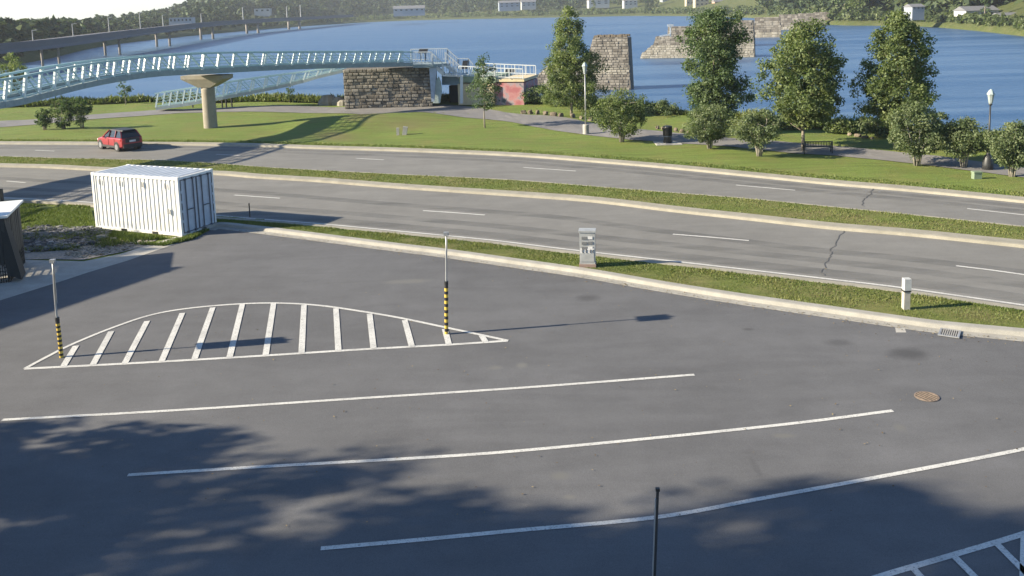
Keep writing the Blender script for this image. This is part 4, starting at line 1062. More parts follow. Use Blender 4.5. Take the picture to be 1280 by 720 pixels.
# metal pedestal with stickers
b = pix(734.5, 334.5, .12); h = topz(b, 289.5) - .12
root = thing('utility_pedestal', b, 'tall grey metal utility pedestal with sticker patches on the verge', 'utility box', rz=R(-8))
W2 = .60
gal = M_('pedestal_metal'); f = gal.noise(3.5, 5); gal.set(gal.ramp(f, [(.3, (.30, .31, .31)), (.7, (.42, .43, .42))]), .5, .3); gal = gal.m
MB().box((0, .2, h * .53), (W2, .42, h * .94)).build('cabinet', gal, root)
MB().box((0, .2, h - .0), (W2 + .06, .48, .07)).build('lid', gal, root)
MB().box((0, .2, .07), (W2 + .05, .50, .14)).build('base', plain('rusty_base', (.24, .17, .14), .8), root)
MB().box((0, -.018, h * .3), (W2 * .86, .018, h * .26)).build('lower_door', gal, root)
dk_ = plain('sticker_grey', (.13, .135, .14), .6); wt_ = plain('sticker_white', (.55, .55, .54), .5)
for r_ in range(3):
    MB().box((-W2 * .18, -.022, h * (.82 - .14 * r_)), (W2 * .34, .02, h * .075)).build('vent_slot', dk_, root)
    MB().box((W2 * .20, -.022, h * (.83 - .14 * r_)), (W2 * .30, .018, h * .07)).build('sticker', wt_ if r_ != 1 else dk_, root)
MB().box((0, -.02, h * .47), (W2 * .9, .018, h * .13)).build('sticker', wt_, root)
gr = MB()     # scribbled dark graffiti figures
for x in (-.2, -.06, .1, .2):
    gr.bar((x, -.034, h * .42), (x + .03, -.034, h * .51), .03, .012); gr.bar((x - .03, -.034, h * .47), (x + .05, -.034, h * .485), .022, .012); gr.bar((x + .03, -.034, h * .445), (x + .06, -.034, h * .42), .02, .012)
gr.build('graffiti', MAT['black'], root)
# wooden post
b = pix(1132, 386.5, .12); h = topz(b, 348) - .12
root = thing('marker_post', b, 'square weathered grey marker post with a dark band on the verge at the right', 'post')
MB().box((0, 0, h * .30), (.20, .20, h * .6)).build('lower_post', plain('weathered_wood', (.36, .34, .29), .9, scale=5), root)
MB().box((.01, 0, h * .81), (.22, .22, h * .38)).build('upper_post', plain('grey_cover', (.38, .39, .38), .7), root)
MB().box((0, 0, h * .61), (.235, .235, .05)).build('band', MAT['darksteel'], root)
# thin stake
b = pix(312.5, 271.5, .1); h = topz(b, 254) - .1
root = thing('marker_stake', b, 'thin dark marker stake on the grass right of the container', 'stake')
MB().bar((0, 0, 0), (0, 0, h), .05).build('stake', MAT['darksteel'], root)

# gully grate in the kerb and round manhole
def grate(c, ax, w, d, n, label, matbar, rot, name='drain_grate', round_=False):
    root = thing(name, c, label, 'drain', rz=rot)
    MB().box((0, 0, -.012), (w, d, .02)).build('pit', MAT['black'], root)
    fr_ = MB()
    if not round_:
        for y in (-d / 2, d / 2): fr_.box((0, y, .012), (w + .06, .05, .03))
        for x in (-w / 2, w / 2): fr_.box((x, 0, .0125), (.05, d - .052, .03))
        fr_.build('frame', MAT['steel'], root)
    for k in range(n):
        x = -w / 2 + w * (k + .5) / n; dd = d * .96 if not round_ else d * math.sqrt(max(.05, 1 - (2 * x / w) ** 2))
        MB().box((x, 0, .010), (w / n * .5, dd, .024)).build('grate_bar', matbar, root)
    return root
a = pix(1175, 416); b = pix(1199, 419.5)
cg = (a + b) / 2; cg.z = .03
rust = plain('rusty_iron', (.20, .155, .12), .8, .2, vary=.35, scale=14)
grate(cg, 0, (b - a).length, .62, 9, 'rectangular slotted drain grate set against the white kerb', plain('worn_iron', (.30, .29, .27), .7), math.atan2(b.y - a.y, b.x - a.x))
a = pix(1143, 496); b = pix(1174, 497); cg = (a + b) / 2; cg.z = .016
root = thing('manhole_grate', cg, 'round rusty manhole grate sunk in the asphalt at the right', 'drain')
rr = (b - a).length / 2
MB().lathe([(rr, 0), (rr, .012), (rr * .9, .014), (rr * .9, .003)], n=28, caps=False).build('frame', rust, root)
MB().lathe([(rr * .9, -.004), (rr * .9, -.002)], n=28).build('pit', MAT['black'], root)
for k in range(6):
    x = -rr * .9 + rr * 1.8 * (k + .5) / 6; dd = 2 * math.sqrt(max(.02, (rr * .9) ** 2 - x * x))
    MB().bar((x - dd * .0, -dd / 2, .011), (x, dd / 2, .011), rr * .10, .012).build('grate_bar', rust, root)
root.rotation_euler = (0, 0, R(28))

# ---------------------------------------------------------------- park furniture
def lamp(u, v, vtop, label, dark):
    b = pix(u, v); b.z = park_z(b.x, b.y); h = topz(b, vtop) - b.z
    root = thing('street_lamp', b, label, 'street lamp'); pm = MAT['darksteel'] if dark else MAT['steel']
    if dark: MB().lathe([(.30, -.05), (.30, .35), (.24, .75), (.12, .95), (.07, 1.1)], n=14).build('base', pm, root, smooth=True)
    else: MB().lathe([(.25, -.05), (.25, .72), (.22, .78), (.09, .8)], n=16).build('base', MAT['apron'], root)
    MB().tube([(0, 0, .78), (0, 0, h - .85)], [.07, .045], 10).build('pole', pm, root, smooth=True)
    gm_ = plain('lantern_glass', (.27, .31, .31), .25)
    MB().lathe([(.09, h - .85), (.12, h - .78), (.17, h - .45), (.20, h - .30)], n=8).build('lantern', gm_, root)
    MB().lathe([(.235, h - .30), (.21, h - .24), (.12, h - .08), (.04, h)], n=8).build('lantern_cap', plain('lantern_cap', (.30, .36, .36), .5), root)
    MB().lathe([(.07, h - .95), (.11, h - .90), (.09, h - .84)], n=8).build('collar', pm, root)
lamp(732.5, 167.5, 78, 'grey park lamp on a pale concrete base between the conical tree and the round bush', False)
lamp(1234.5, 211, 111.5, 'slender dark based park lamp at the far right between two bushes', True)
# litter bin on slab
b = pix(834.5, 178.5); b.z = park_z(b.x, b.y) + .04; s_ = b.y / F
root = thing('litter_bin', b, 'black slatted litter bin beside the park path', 'litter bin')
h = topz(b, 157) - b.z; r0 = 5.6 * s_
MB().lathe([(r0 * .9, .02), (r0 * .9, h * .9)], n=18).build('liner', MAT['black'], root)
for k in range(22):
    a = 2 * math.pi * k / 22; MB().box((0, 0, 0), (.05, .02, h * .5)).build('slat', MAT['black'], root)
    o = bpy.context.scene.collection.objects[-1]; o.location = (math.cos(a) * r0, math.sin(a) * r0, h * .66); o.rotation_euler = (0, 0, a + math.pi / 2)
MB().lathe([(r0 * 1.02, h * .36), (r0 * 1.02, h * .42)], n=18).build('hoop', plain('bin_hoop', (.07, .09, .13), .4), root)
MB().lathe([(r0 * 1.05, h * .90), (r0 * 1.0, h * .97), (r0 * .5, h)], n=18).build('lid', MAT['black'], root)
MB().lathe([(r0 * 1.0, .0), (r0 * 1.0, h * .14)], n=18).build('foot', MAT['black'], root)
sb = pix(834, 178.5)
sl_ = MB().box((0, 0, 0), (32 * s_, 1.9, .06)).build('bin_slab', MAT['slab'], None, loc=(sb.x, sb.y - .1, park_z(sb.x, sb.y) + .01)); tag(sl_, kind='structure')
# bench
b = pix(1023, 190); b.z = park_z(b.x, b.y); s_ = b.y / F
root = thing('park_bench', b, 'black slatted park bench facing the river under the round maple', 'bench', rz=R(-8))
wb = 34 * s_; hb_ = topz(b, 176.5) - b.z
for x in (-wb / 2, wb / 2):
    MB().bar((x, 0, -.05), (x, .05, hb_ * .98), .06).build('leg', MAT['black'], root); MB().bar((x, .52, -.05), (x, .5, .62), .06).build('leg', MAT['black'], root)
    MB().bar((x, .04, .62), (x, .56, .62), .06).build('armrest', MAT['black'], root)
for z in (.52, hb_ * .96): MB().bar((-wb / 2, .03, z), (wb / 2, .03, z), .06).build('back_rail', MAT['black'], root)
for k in range(17):
    x = -wb / 2 + wb * (k + .7) / 17.4; MB().bar((x, .03, .54), (x, .04, hb_ * .94), .045).build('back_slat', MAT['black'], root)
for k in range(5): MB().bar((-wb / 2, .1 + k * .1, .44), (wb / 2, .1 + k * .1, .44), .07, .03).build('seat_slat', MAT['black'], root)
# green utility box, two stub posts
b = pix(1220.5, 224.5); b.z = park_z(b.x, b.y)
root = thing('utility_pedestal', b, 'small pale green utility pedestal on the grass at the far right', 'utility box')
h = topz(b, 214.5) - b.z; gn = plain('green_box', (.17, .22, .15), .6)
MB().box((0, 0, h / 2 - .05), (.42, .34, h + .0)).build('cabinet', gn, root); MB().box((0, 0, h - .02), (.47, .39, .08)).build('lid', gn, root)
for u, v, vt_, tl, lb in ((497.5, 168, 160, 0, 'thin pale stub post on the lawn, left of a thicker stub'), (505.5, 168, 158.5, 10, 'thick leaning pale stub post on the lawn, right of a thinner stub')):
    b = pix(u, v); b.z = park_z(b.x, b.y); h = topz(b, vt_) - b.z
    root = thing('stub_post', b, lb, 'post'); w = .22 if tl == 0 else .36
    o = MB().box((0, 0, h / 2 - .04), (w, w, h)).build('post', MAT['slab'], root); o.rotation_euler = (0, R(tl), 0)
    o = MB().box((0, 0, h - .02), (w * 1.06, w * 1.06, .05)).build('post_top', MAT['slab'], root); o.rotation_euler = (0, R(tl), 0)
for kk, u in enumerate((241, 254, 278, 283, 290)):
    b = pix(u, 133.5); b.z = park_z(b.x, b.y); h = topz(b, 121) - b.z
    root = thing('bollard', b, 'dark slim post under the lower ramp, ' + ORD[kk] + ' of five', 'bollard', group='dark posts under the ramp')
    MB().tube([(0, 0, -.1), (0, 0, h - .1)], .09, 8).build('post', MAT['black'], root); MB().lathe([(.12, h - .1), (.12, h - .02), (.05, h)], n=8).build('post_cap', MAT['black'], root)

# boulders along the path
def rock(seed, sx, sy, sz, mat, sub=2):
    import bmesh
    bm = bmesh.new(); bmesh.ops.create_icosphere(bm, subdivisions=sub, radius=1)
    for v in bm.verts:
        n = noise.noise(v.co * 1.3 + Vector((seed * 7.1, 0, 0))) * .45 + noise.noise(v.co * 3 + Vector((0, seed * 3.3, 0))) * .15
        c = v.co * (1 + n); c = Vector((max(-1.0, min(1.0, c.x)), max(-.95, min(.95, c.y)), max(-.7, min(.8, c.z))))
        v.co = Vector((c.x * sx, c.y * sy, c.z * sz))
    me = bpy.data.meshes.new('boulder'); bm.to_mesh(me); bm.free(); me.materials.append(mat)
    return me
ORD = ['leftmost', 'second from the left', 'third from the left', 'fourth from the left', 'fifth from the left', 'sixth from the left', 'seventh from the left', 'eighth from the left', 'ninth from the left']
seen_ = {}
bd = [(655, 142.5, 5.5, 5, 'left end of the stone row'), (663, 143, 5, 6, 'second from the left end of the stone row'), (672, 143.5, 5.5, 6, 'pale boulder just left of the squared block'), (682, 145, 6, 5.5, ''), (692, 147, 6, 6, ''), (701, 147.5, 5, 5.5, ''),
      (716, 148.5, 6, 6, ''), (727, 150, 5, 5, ''), (738, 151.5, 5, 5, ''), (747, 153, 5, 5, ''), (822, 160.5, 4.5, 4.5, ''), (828, 161.5, 4, 4, ''), (845, 164, 4.5, 5, ''), (853, 165.5, 5, 5, ''), (861, 167, 4, 4.5, ''), (870, 168, 5, 5, ''),
      (1062, 170, 5, 4, ''), (1072, 172, 6, 4.5, ''), (1081, 174, 6, 4, ''), (1090, 175.5, 4, 3, '')]
for i, (u, v, w, h, lb) in enumerate(bd):
    p = pix(u, v); s_ = p.y / F; z = park_z(p.x, p.y)
    where = 'left of the conical tree' if u < 712 else 'between the lamp and the round bush' if u < 760 else 'behind the litter bin' if u < 880 else 'on the bank behind the bench'
    o = bpy.data.objects.new('boulder', rock(i, w * s_ * .80, w * s_ * .5, h * s_ * .75, MAT['boulder'])); col.objects.link(o)
    o.location = (p.x, p.y, z + h * s_ * .3); o.rotation_euler = (0, 0, i * .7)
    kk = seen_.get(where, 0); seen_[where] = kk + 1
    tag(o, f'tan boulder {where}, {ORD[kk]}', 'boulder', f'boulders {where}')

# riprap, gravel stones
def stones(name, label, region, n, smin, smax, mat, seed, pile=0.0):
    g = random.Random(seed); protos = [rock(seed + k, 1, .8, .7, mat, 1) for k in range(5)]; V = []; T = []
    W_ = [pix(*q) for q in region]; poly = [(p.x, p.y) for p in W_]; xs_ = [p[0] for p in poly]; ys_ = [p[1] for p in poly]
    arr = []
    for me in protos:
        co = np.array([v.co[:] for v in me.vertices]); tri = np.array([p.vertices[:] for p in me.polygons]); arr.append(co[tri])
    k = 0
    while k < n:
        x = g.uniform(min(xs_), max(xs_)); y = g.uniform(min(ys_), max(ys_))
        if not inside((x, y), poly): continue
        s = g.uniform(smin, smax) * (1.6 if g.random() < .1 else 1); a = g.uniform(0, 6.3); c, sn = math.cos(a), math.sin(a)
        z = s * .35 + pile * max(0, noise.noise(Vector((x * .5, y * .5, seed))) + .25)
        Rm = np.array([[c, -sn, 0], [sn, c, 0], [0, 0, 1]]); V.append(arr[k % 5] @ Rm.T * s + np.array([x, y, z])); T.append(np.full(len(arr[k % 5]), g.random())); k += 1
    return tag(quads_mesh(name, np.concatenate(V), mat, np.concatenate(T)), label, None, None, 'stuff')
stones('riprap', 'jumbled riprap stones, darkened as if in shade, on the slope left of the container', [(22, 284), (60, 284), (125, 287), (140, 292), (120, 305), (85, 312), (40, 316), (24, 318)], 1900, .045, .12, MAT['riprap'], 21, .1)
stones('gravel_stones', 'loose pale gravel stones spilling towards the concrete apron', [(90, 300), (130, 292), (178, 296), (186, 302), (150, 315), (104, 323), (80, 320)], 900, .025, .065, MAT['boulder'], 22)
for u, v, w, lb in ((128, 299, 8, 'largest pale boulder at the right end of the riprap'), (143, 300, 5, 'medium pale boulder on the gravel below the container'), (97, 318, 5, 'reddish stone at the edge of the gravel')):
    p = pix(u, v); s_ = p.y / F; o = bpy.data.objects.new('boulder', rock(u, w * s_, w * s_ * .7, w * s_ * .55, MAT['stonepale'])); col.objects.link(o); o.location = (p.x, p.y, w * s_ * .25); tag(o, lb, 'boulder')

# ---------------------------------------------------------------- left edge: screened enclosure and fence post
MAT['screen'] = plain('black_screen_mesh', (.018, .02, .02), .8)
e0 = pix(23, 352); hE = topz(e0, 271); s_ = e0.y / F
root = thing('screened_enclosure', e0, 'black mesh screened enclosure with white roof at the left edge of the lot', 'enclosure', rz=R(18))
We, De = 4.0, 3.0
MB().box((-We / 2 - .3, De / 2, hE + .04), (We + .35, De + .3, .09)).build('roof', plain('white_roof_sheet', (.62, .62, .60), .5), root)
for (x, y) in ((-.32, .05), (-We, .05), (-.32, De), (-We, De)): MB().bar((x, y, 0), (x, y, hE), .09).build('frame_post', MAT['darksteel'], root)
for a, b, c in (((-.3, 0), (-We, 0), 0), ((-.3, 0), (-.3, De), 1)):
    m = MB(); lo = MB(); a = Vector((*a, 0)); b = Vector((*b, 0)); L_ = (b - a).length; nn = 44; d = (b - a).normalized(); o = Vector((.02, -.02, 0))
    m.add([tuple(a + o + Vector((0, 0, .75))), tuple(b + o + Vector((0, 0, .75))), tuple(b + o + Vector((0, 0, hE - .03))), tuple(a + o + Vector((0, 0, hE - .03)))], [(0, 1, 2, 3)])
    sl2 = MB(); ns = 26
    for k in range(ns):
        q = a + o * 2.2 + d * L_ * (k + .5) / ns; hh_ = .75 + rnd.uniform(-.12, .1)
        sl2.bar(q + Vector((0, 0, hh_)), q + Vector((rnd.uniform(-.02, .02), 0, hE - .03)), L_ / ns * .8, .02, up=Vector((-d.y, d.x, 0)))
    tag(sl2.build('screen_slats', plain('dark_slat', (.03, .033, .033), .7), root), kind='stuff')
    m.build('screen_panel', MAT['screen'], root)
    for k in range(nn):
        q = a + d * L_ * (k + .5) / nn; lo.bar(q, q + Vector((0, 0, .76)), .028)
    for z in (.06, .2, .34, .48, .62): lo.bar(a + Vector((0, 0, z)), b + Vector((0, 0, z)), .028)
    lo.build('wire_mesh', MAT['screen'], root)
# skirt that widens towards the ground
MB().add([(-.28, -.03, hE - .05), (-.28, .6, hE - .05), (.16, .7, .15), (.16, -.14, .10), (-.33, -.16, .35), (-.45, -.03, hE - .05)], [(0, 1, 2, 3), (5, 0, 3, 4)]).build('loose_flap', MAT['screen'], root)
b = pix(4, 262); h = topz(b, 236)
root = thing('fence_post', b, 'short dark fence post behind the screened enclosure at the left edge', 'fence post')
MB().bar((0, 0, 0), (0, 0, h), .14).build('post', MAT['darksteel'], root); MB().bar((0, 0, h * .8), (-2, -.4, h * .78), .07).build('rail', MAT['darksteel'], root); MB().bar((0, 0, h * .3), (-2, -.4, h * .28), .07).build('rail', MAT['darksteel'], root)

# ---------------------------------------------------------------- vegetation in the park
tree('park_tree', 'tall conical yellow green tree left of the grey lamp', 'tree', 714, 145, 9, [(.11, 18), (.22, 33), (.4, 34), (.55, 30), (.72, 20), (.86, 13), (.96, 9), (1.0, 3)], 'leafA', 330, 80, .20, 1, trunk=.11, crad=.62, tintb=.52)
tree('park_tree', 'dense dark columnar tree rising behind a bush, left of the round maple', 'tree', 893, 168, 12, [(.12, 20), (.25, 33), (.45, 36), (.62, 33), (.8, 33), (.93, 30), (1.0, 16)], 'leafB', 420, 80, .20, 2, trunk=.12, crad=.6, tintb=.5, lean=.0)
tree('park_tree', 'broad round maple standing behind the park bench', 'tree', 1004, 186, 27, [(.20, 14), (.28, 38), (.42, 50), (.58, 48), (.74, 38), (.9, 26), (1.0, 10)], 'leafA', 400, 76, .20, 3, trunk=.12, crad=.58, tintb=.42)
tree('park_tree', 'tall oval tree narrowing upward behind the rightmost large bush', 'tree', 1119, 187, 15, [(.2, 16), (.27, 38), (.40, 45), (.52, 42), (.65, 34), (.78, 25), (.9, 18), (1.0, 7)], 'leafA', 400, 76, .19, 4, trunk=.12, crad=.56, tintb=.4)
tree('park_tree', 'small slender dark tree in front of the lookout terrace', 'tree', 606, 160, 67, [(.28, 8), (.4, 17), (.55, 18), (.75, 12), (.9, 7), (1.0, 3)], 'leafB', 90, 40, .17, 5, trunk=.06, crad=.42)
bm_ = plain('pale_bush_stem', (.26, .24, .20), .9, scale=6, vary=.25)
for (u, v, vt_, prof, lf, nc, sd, lb) in (
    (777, 177, 114, [(.16, 9), (.3, 25), (.5, 36), (.72, 34), (.9, 22), (1, 9)], 'leafA', 130, 11, 'large round bush right of the grey lamp, left of the litter bin'),
    (887, 186, 132, [(.2, 9), (.34, 26), (.55, 33), (.75, 29), (.92, 18), (1, 8)], 'leafC', 115, 12, 'multi stemmed bush in front of the dark columnar tree'),
    (949, 195, 139, [(.24, 8), (.4, 22), (.6, 26), (.8, 22), (1, 8)], 'leafC', 90, 13, 'smaller multi stemmed bush left of the round maple'),
    (1146, 206, 130, [(.2, 10), (.32, 28), (.5, 35), (.75, 33), (.92, 22), (1, 8)], 'leafC', 140, 14, 'large pale leaved bush right of the tall oval tree'),
    (1205, 208, 149, [(.22, 8), (.36, 22), (.55, 27), (.75, 25), (.92, 16), (1, 6)], 'leafC', 95, 15, 'grey green bush left of the dark based lamp'),
    (1265, 221, 154, [(.22, 9), (.36, 20), (.55, 27), (.78, 25), (.92, 18), (1, 6)], 'leafC', 105, 16, 'bush at the right edge of the frame beyond the lamp')):
    tree('park_bush', lb, 'bush', u, v, vt_, prof, lf, int(nc * 1.35), 66, .15, sd, trunk=.05, stems=9, crad=.42, trunk_mat=bm_, tintb=.5, group='multi stemmed bushes along the path')
for (u, v, vt_, prof, lf, nc, sd, lb) in (
    (56, 163, 137, [(.18, 5), (.45, 9), (.75, 9), (1, 4)], 'leafB', 40, 17, 'smallest of the three dark bushes on the left lawn'),
    (80, 162, 123, [(.05, 7), (.3, 11), (.7, 13), (1, 6)], 'leafB', 75, 18, 'middle dark bush of the three on the left lawn'),
    (103, 161, 122, [(.16, 5), (.4, 11), (.75, 13), (1, 6)], 'leafB', 65, 19, 'right hand dark bush of the three on the left lawn, nearest the pillar')):
    tree('park_bush', lb, 'bush', u, v, vt_, prof, lf, nc, 60, .15, sd, trunk=.05, stems=5, crad=.32, trunk_mat=MAT['bark'], group='three bushes on the left lawn', tintb=.45)
tree('riverside_tree', 'pale yellow green tree showing above the footbridge at the left edge', 'tree', 20, 133, 67, [(.3, 10), (.55, 17), (.8, 13), (1, 5)], 'leafA', 90, 40, .24, 31, trunk=.08, crad=.6, tintb=.7)
tree('riverside_tree', 'thin sparse sapling by the river left of the ramp foot', 'tree', 157, 131, 100, [(.35, 3), (.6, 7), (1, 3)], 'leafB', 22, 24, .2, 32, trunk=.05, crad=.35)
tree('riverside_tree', 'thin bent sapling above the weeds left of the stone abutment', 'tree', 362, 128, 104, [(.3, 3), (.6, 6), (1, 3)], 'leafB', 16, 16, .2, 33, trunk=.05, crad=.35)
for (u, v, vt_, w, lf, sd, lb) in ((672, 130, 108, 18, 'leafB', 41, 'dark green hedge mass right of the red walled terrace'), (695, 133, 112, 15, 'leafA', 42, 'low bush behind the conical tree'), (740, 140, 120, 20, 'leafA', 43, 'low weedy bush below the square stone pier'),
                                   (826, 144, 128, 30, 'leafC', 44, 'low bank shrub between the round bush and the columnar tree'), (985, 160, 143, 24, 'leafC', 45, 'low bank shrub left of the maple trunk'), (1052, 166, 149, 18, 'leafA', 46, 'dark bank shrub right of the maple trunk'),
                                   (1098, 172, 150, 28, 'leafC', 47, 'low bank shrub left of the oval tree trunk'), (1175, 182, 158, 30, 'leafC', 48, 'bank shrub behind the large pale bush'), (1235, 190, 172, 26, 'leafC', 49, 'bank shrub behind the dark based lamp')):
    tree('bank_shrub', lb, 'bush', u, v, vt_, [(.05, w * .7), (.4, w), (.8, w * .7), (1, w * .3)], lf, 60, 46, .2, sd, trunk=.04, stems=5, crad=.5, group='shrubs along the near bank', tintb=.5)

# trees outside the frame on the left; their shade falls across the lot
def shade_tree(x, y, h, z0, r, seed, label):
    prof = [(z0 / h, r * .5 * F / y), ((z0 / h + .25), r * F / y), (.75, r * .95 * F / y), (1.0, r * .35 * F / y)]
    p = Vector((x, y, 0)); root = thing('lot_tree', p, label, 'tree', group='trees beside the building left of the lot')
    pr = [(f * h, w * y / F) for f, w in prof]; C, g = crown_points(pr, 150, seed, shell=.3, lump=.4)
    V, t = leaves(C, 1.0 * g.uniform(.5, 1.2, len(C)), 80, .36, np.clip(g.normal(.45, .2, len(C)), 0, 1))
    quads_mesh('crown', V, MAT['leafA'], t, root)
    m = MB().tube([(0, 0, -.2), (.1, .1, h * .4), (0, 0, h * .85)], [.28, .2, .06], 8)
    for c in C[:30]: m.tube([(0, 0, c[2] * .6), c], [.08, .02], 4)
    m.build('trunk', MAT['bark'], root)
shade_tree(-26.0, 17.0, 8.6, 2.5, 4.6, 61, 'broad leafy tree left of the lot, outside the picture')
shade_tree(-25.0, 12.0, 12.4, 5.5, 4.2, 62, 'tall leafy tree left of the lot, outside the picture')
shade_tree(-20.0, 10.3, 15.5, 9.5, 4.2, 63, 'tallest leafy tree left of the lot, outside the picture')
shade_tree(-31.0, 15.0, 8.0, 1.5, 4.5, 64, 'low leafy tree left of the lot, outside the picture')
shade_tree(-35.5, 37.5, 8.2, 1.5, 3.8, 65, 'unseen tree added beyond the screened enclosure to shade the left edge')  # made-up tree, added to throw shade on the riprap and enclosure
# dry leaves and grit along the lot kerb
g = np.random.default_rng(90); lc = interp_curve(offset(k_lot, -.15), 400); n = 2600
ii = g.integers(0, 399, n); P = np.array([lc[i][:] for i in ii]); P[:, 0] += g.normal(size=n) * .15; P[:, 1] += -np.abs(g.normal(size=n)) * .35
n2 = 500; Q = np.stack([g.uniform(-12, 14, n2), g.uniform(17, 34, n2), np.zeros(n2)], 1); P = np.concatenate([P, Q]); P[:, 2] = .034; n = len(P)
a = g.uniform(0, 6.28, n); s_ = g.uniform(.012, .035, n)[:, None]; dx = np.stack([np.cos(a), np.sin(a), g.normal(size=n) * .2], 1) * s_; dy = np.stack([-np.sin(a), np.cos(a), g.normal(size=n) * .2], 1) * s_ * .6
tag(quads_mesh('leaf_litter', np.stack([P - dx, P - dy, P + dx, P + dy], 1), leaf_mat('dry_leaf', (.06, .045, .03), (.14, .10, .05), (.26, .21, .12), .1), g.random(n)), 'dry leaves and grit lying along the lot kerb', None, None, 'stuff')
# building outside the frame on the left
wallm = plain('building_wall', (.30, .26, .22), .85)
TH = 6.0; sh = Vector((2.194 * TH * .9945, 2.194 * TH * .1045, 0))
c1 = pix(230, 342) - sh; c2 = pix(0, 423) - sh; c3 = pix(215, 326) - sh; c4 = pix(0, 368) - sh
d1 = (c2 - c1).normalized(); d2 = (c4 - c3).normalized()
c1 = pix(229, 337) - sh
poly = [c1, c1 + d2 * 7, c1 + d2 * 9 + d1 * 6, c1 + d2 * 6 + d1 * 12, c1 + d1 * 13]
root = thing('lot_building', (c1.x, c1.y, 0), 'low flat roofed building left of the lot, outside the picture', 'building')
MB().prism([(p.x - c1.x, p.y - c1.y) for p in poly], -.1, TH).build('wall', wallm, root)
cx_ = sum(p.x for p in poly) / 5 - c1.x; cy_ = sum(p.y for p in poly) / 5 - c1.y
for f in (.2, .45, .7):
    q = (d1 * 13 * f); nrm = Vector((-d1.y, d1.x, 0)); nrm = nrm if nrm.x > 0 else -nrm
    w = MB().bar(q + nrm * .03 + Vector((0, 0, 1.2)), q + nrm * .03 + Vector((0, 0, 2.8)), 1.4, .06, up=nrm).build('window', MAT['glass'], root)

# ---------------------------------------------------------------- grass blades and bank weeds
def blades(name, label, A, B, z, n, hmin, hmax, w, seed, mat='blade', clump=1.0):
    g = np.random.default_rng(seed); A = interp_curve(A, 300); B = interp_curve(B, 300)
    A = np.array([p[:] for p in A]); B = np.array([p[:] for p in B])
    s = g.random(n) * 298; i = s.astype(int); f = (s - i)[:, None]; t = g.random(n)[:, None]
    P = (A[i] * (1 - f) + A[i + 1] * f) * (1 - t) + (B[i] * (1 - f) + B[i + 1] * f) * t; P[:, 2] = z
    k = np.array([noise.noise(Vector((x * .8, y * .8, seed))) for x, y, _ in P]); h = (g.uniform(hmin, hmax, n) * (1 + clump * np.clip(k, -.6, 1)))
    a = g.uniform(0, np.pi, n); dx = np.stack([np.cos(a), np.sin(a), np.zeros(n)], 1) * (w * g.uniform(.6, 1.4, n))[:, None]
    tip = P + np.stack([g.normal(size=n) * .35 * h, g.normal(size=n) * .35 * h, h], 1)
    V = np.stack([P - dx, P + dx, tip], 1); t = np.clip(.5 + k * .9 + g.normal(size=n) * .25, 0, 1)
    return tag(quads_mesh(name, V, MAT[mat], t), label, None, None, 'stuff')
blades('verge_grass', 'short dry green grass blades on the verge between lot and road', vA, vB, .11, 80000, .03, .075, .017, 71)
blades('median_grass_blades', 'short green grass blades on the median strip', mA, mB, .12, 70000, .03, .08, .022, 72)
blades('kerb_grass', 'grass tufts overhanging the far kerb line', offset(k_far, .92), offset(k_far, 2.6), .02, 50000, .04, .10, .03, 73)
# weeds along the river bank
n = 46000; g = np.random.default_rng(74); X = g.uniform(-64, 46, n); off = g.uniform(-1.3, 2.2, n); Yb = bankY(X) + off
k = np.array([noise.noise(Vector((x * .35, y * .35, 5))) for x, y in zip(X, Yb)])
h = np.clip(.45 + .75 * k + g.normal(size=n) * .15, .12, 1.5); Z = np.where(off > 0, -off * .42, 0) 
P = np.stack([X, Yb, Z], 1); a = g.uniform(0, np.pi, n); dx = np.stack([np.cos(a), np.sin(a), np.zeros(n)], 1) * g.uniform(.05, .13, n)[:, None]
up = g.uniform(.2, 1, n) * h; P2 = P + np.stack([g.normal(size=n) * .15, g.normal(size=n) * .15, up], 1); tp = P2 + np.stack([g.normal(size=n) * .2, g.normal(size=n) * .2, .3 + .2 * g.random(n)], 1)
V = np.stack([P2 - dx, P2 + dx, tp], 1)
tag(quads_mesh('bank_weeds', V, MAT['weed'], np.clip(.5 + k * .5 + g.normal(size=n) * .2, 0, 1)), 'tall pale weeds along the near river bank', None, None, 'stuff')
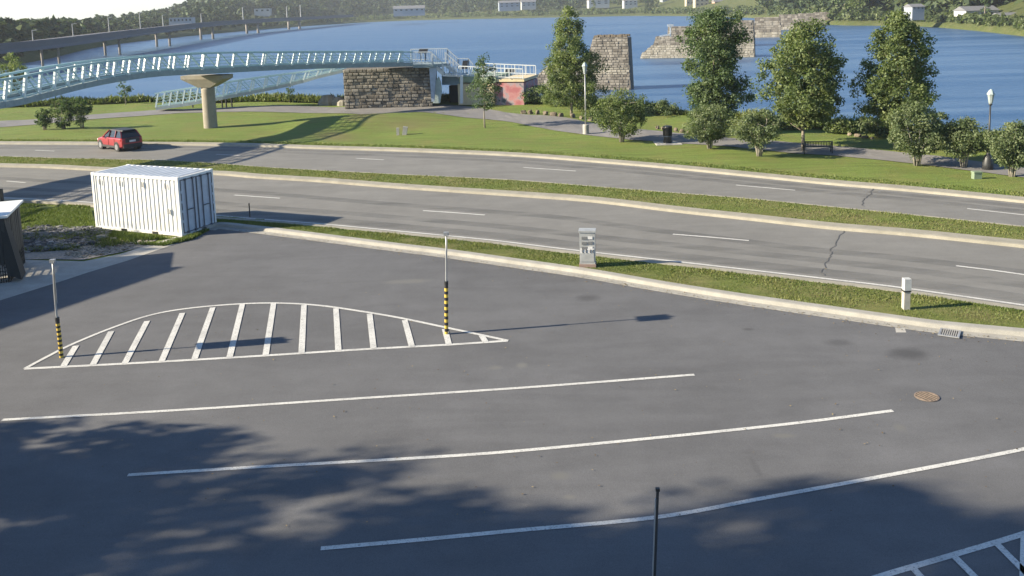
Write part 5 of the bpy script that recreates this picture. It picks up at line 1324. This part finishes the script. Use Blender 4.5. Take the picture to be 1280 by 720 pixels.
# scrub round the container and on the left verge
def scrub(region, n, hmin, hmax, seed, label, mat='blade', w=.035):
    g = np.random.default_rng(seed); poly = [tuple(pix(*q)[:2]) for q in region]; xs_ = [p[0] for p in poly]; ys_ = [p[1] for p in poly]; P = []
    while len(P) < n:
        x, y = g.uniform(min(xs_), max(xs_)), g.uniform(min(ys_), max(ys_))
        if inside((x, y), poly) and g.random() < .55 + 1.6 * noise.noise(Vector((x * .7, y * .7, seed))): P.append((x, y, .0))
    P = np.array(P); h = g.uniform(hmin, hmax, n); a = g.uniform(0, np.pi, n); dx = np.stack([np.cos(a), np.sin(a), np.zeros(n)], 1) * w
    V = np.stack([P - dx, P + dx, P + np.stack([g.normal(size=n) * .4 * h, g.normal(size=n) * .4 * h, h], 1)], 1)
    tag(quads_mesh('scrub_grass', V, MAT[mat], np.clip(g.normal(.45, .25, n), 0, 1)), label, None, None, 'stuff')
scrub([(20, 256), (112, 258), (120, 290), (60, 288), (24, 290)], 26000, .05, .16, 81, 'rough grass left of the container')
scrub([(125, 289), (225, 300), (262, 288), (240, 300), (205, 308), (170, 306), (140, 297)], 9000, .05, .2, 82, 'scrubby weeds along the front foot of the container')
scrub([(25, 286), (120, 288), (185, 297), (180, 304), (110, 312), (30, 316)], 5000, .08, .25, 84, 'sparse weeds growing through the riprap', 'weed', .02)
scrub([(270, 272), (330, 276), (330, 286), (272, 282)], 6000, .05, .14, 83, 'shaded grass right of the container')

# ---------------------------------------------------------------- haze
HAZE = True
if HAZE:
    hm = bpy.data.materials.new('haze_air'); hm.use_nodes = True; t = hm.node_tree; t.nodes.remove(t.nodes['Principled BSDF'])
    pv = t.nodes.new('ShaderNodeVolumePrincipled'); pv.inputs['Color'].default_value = (.82, .90, 1.0, 1); pv.inputs['Density'].default_value = .00015; pv.inputs['Anisotropy'].default_value = .2
    t.links.new(pv.outputs[0], t.nodes['Material Output'].inputs['Volume'])
    hz_ = MB().box((0, 1700, 62), (8200, 5400, 146)).build('haze', hm); tag(hz_, kind='stuff'); hz_['label'] = 'thin summer haze over the river'
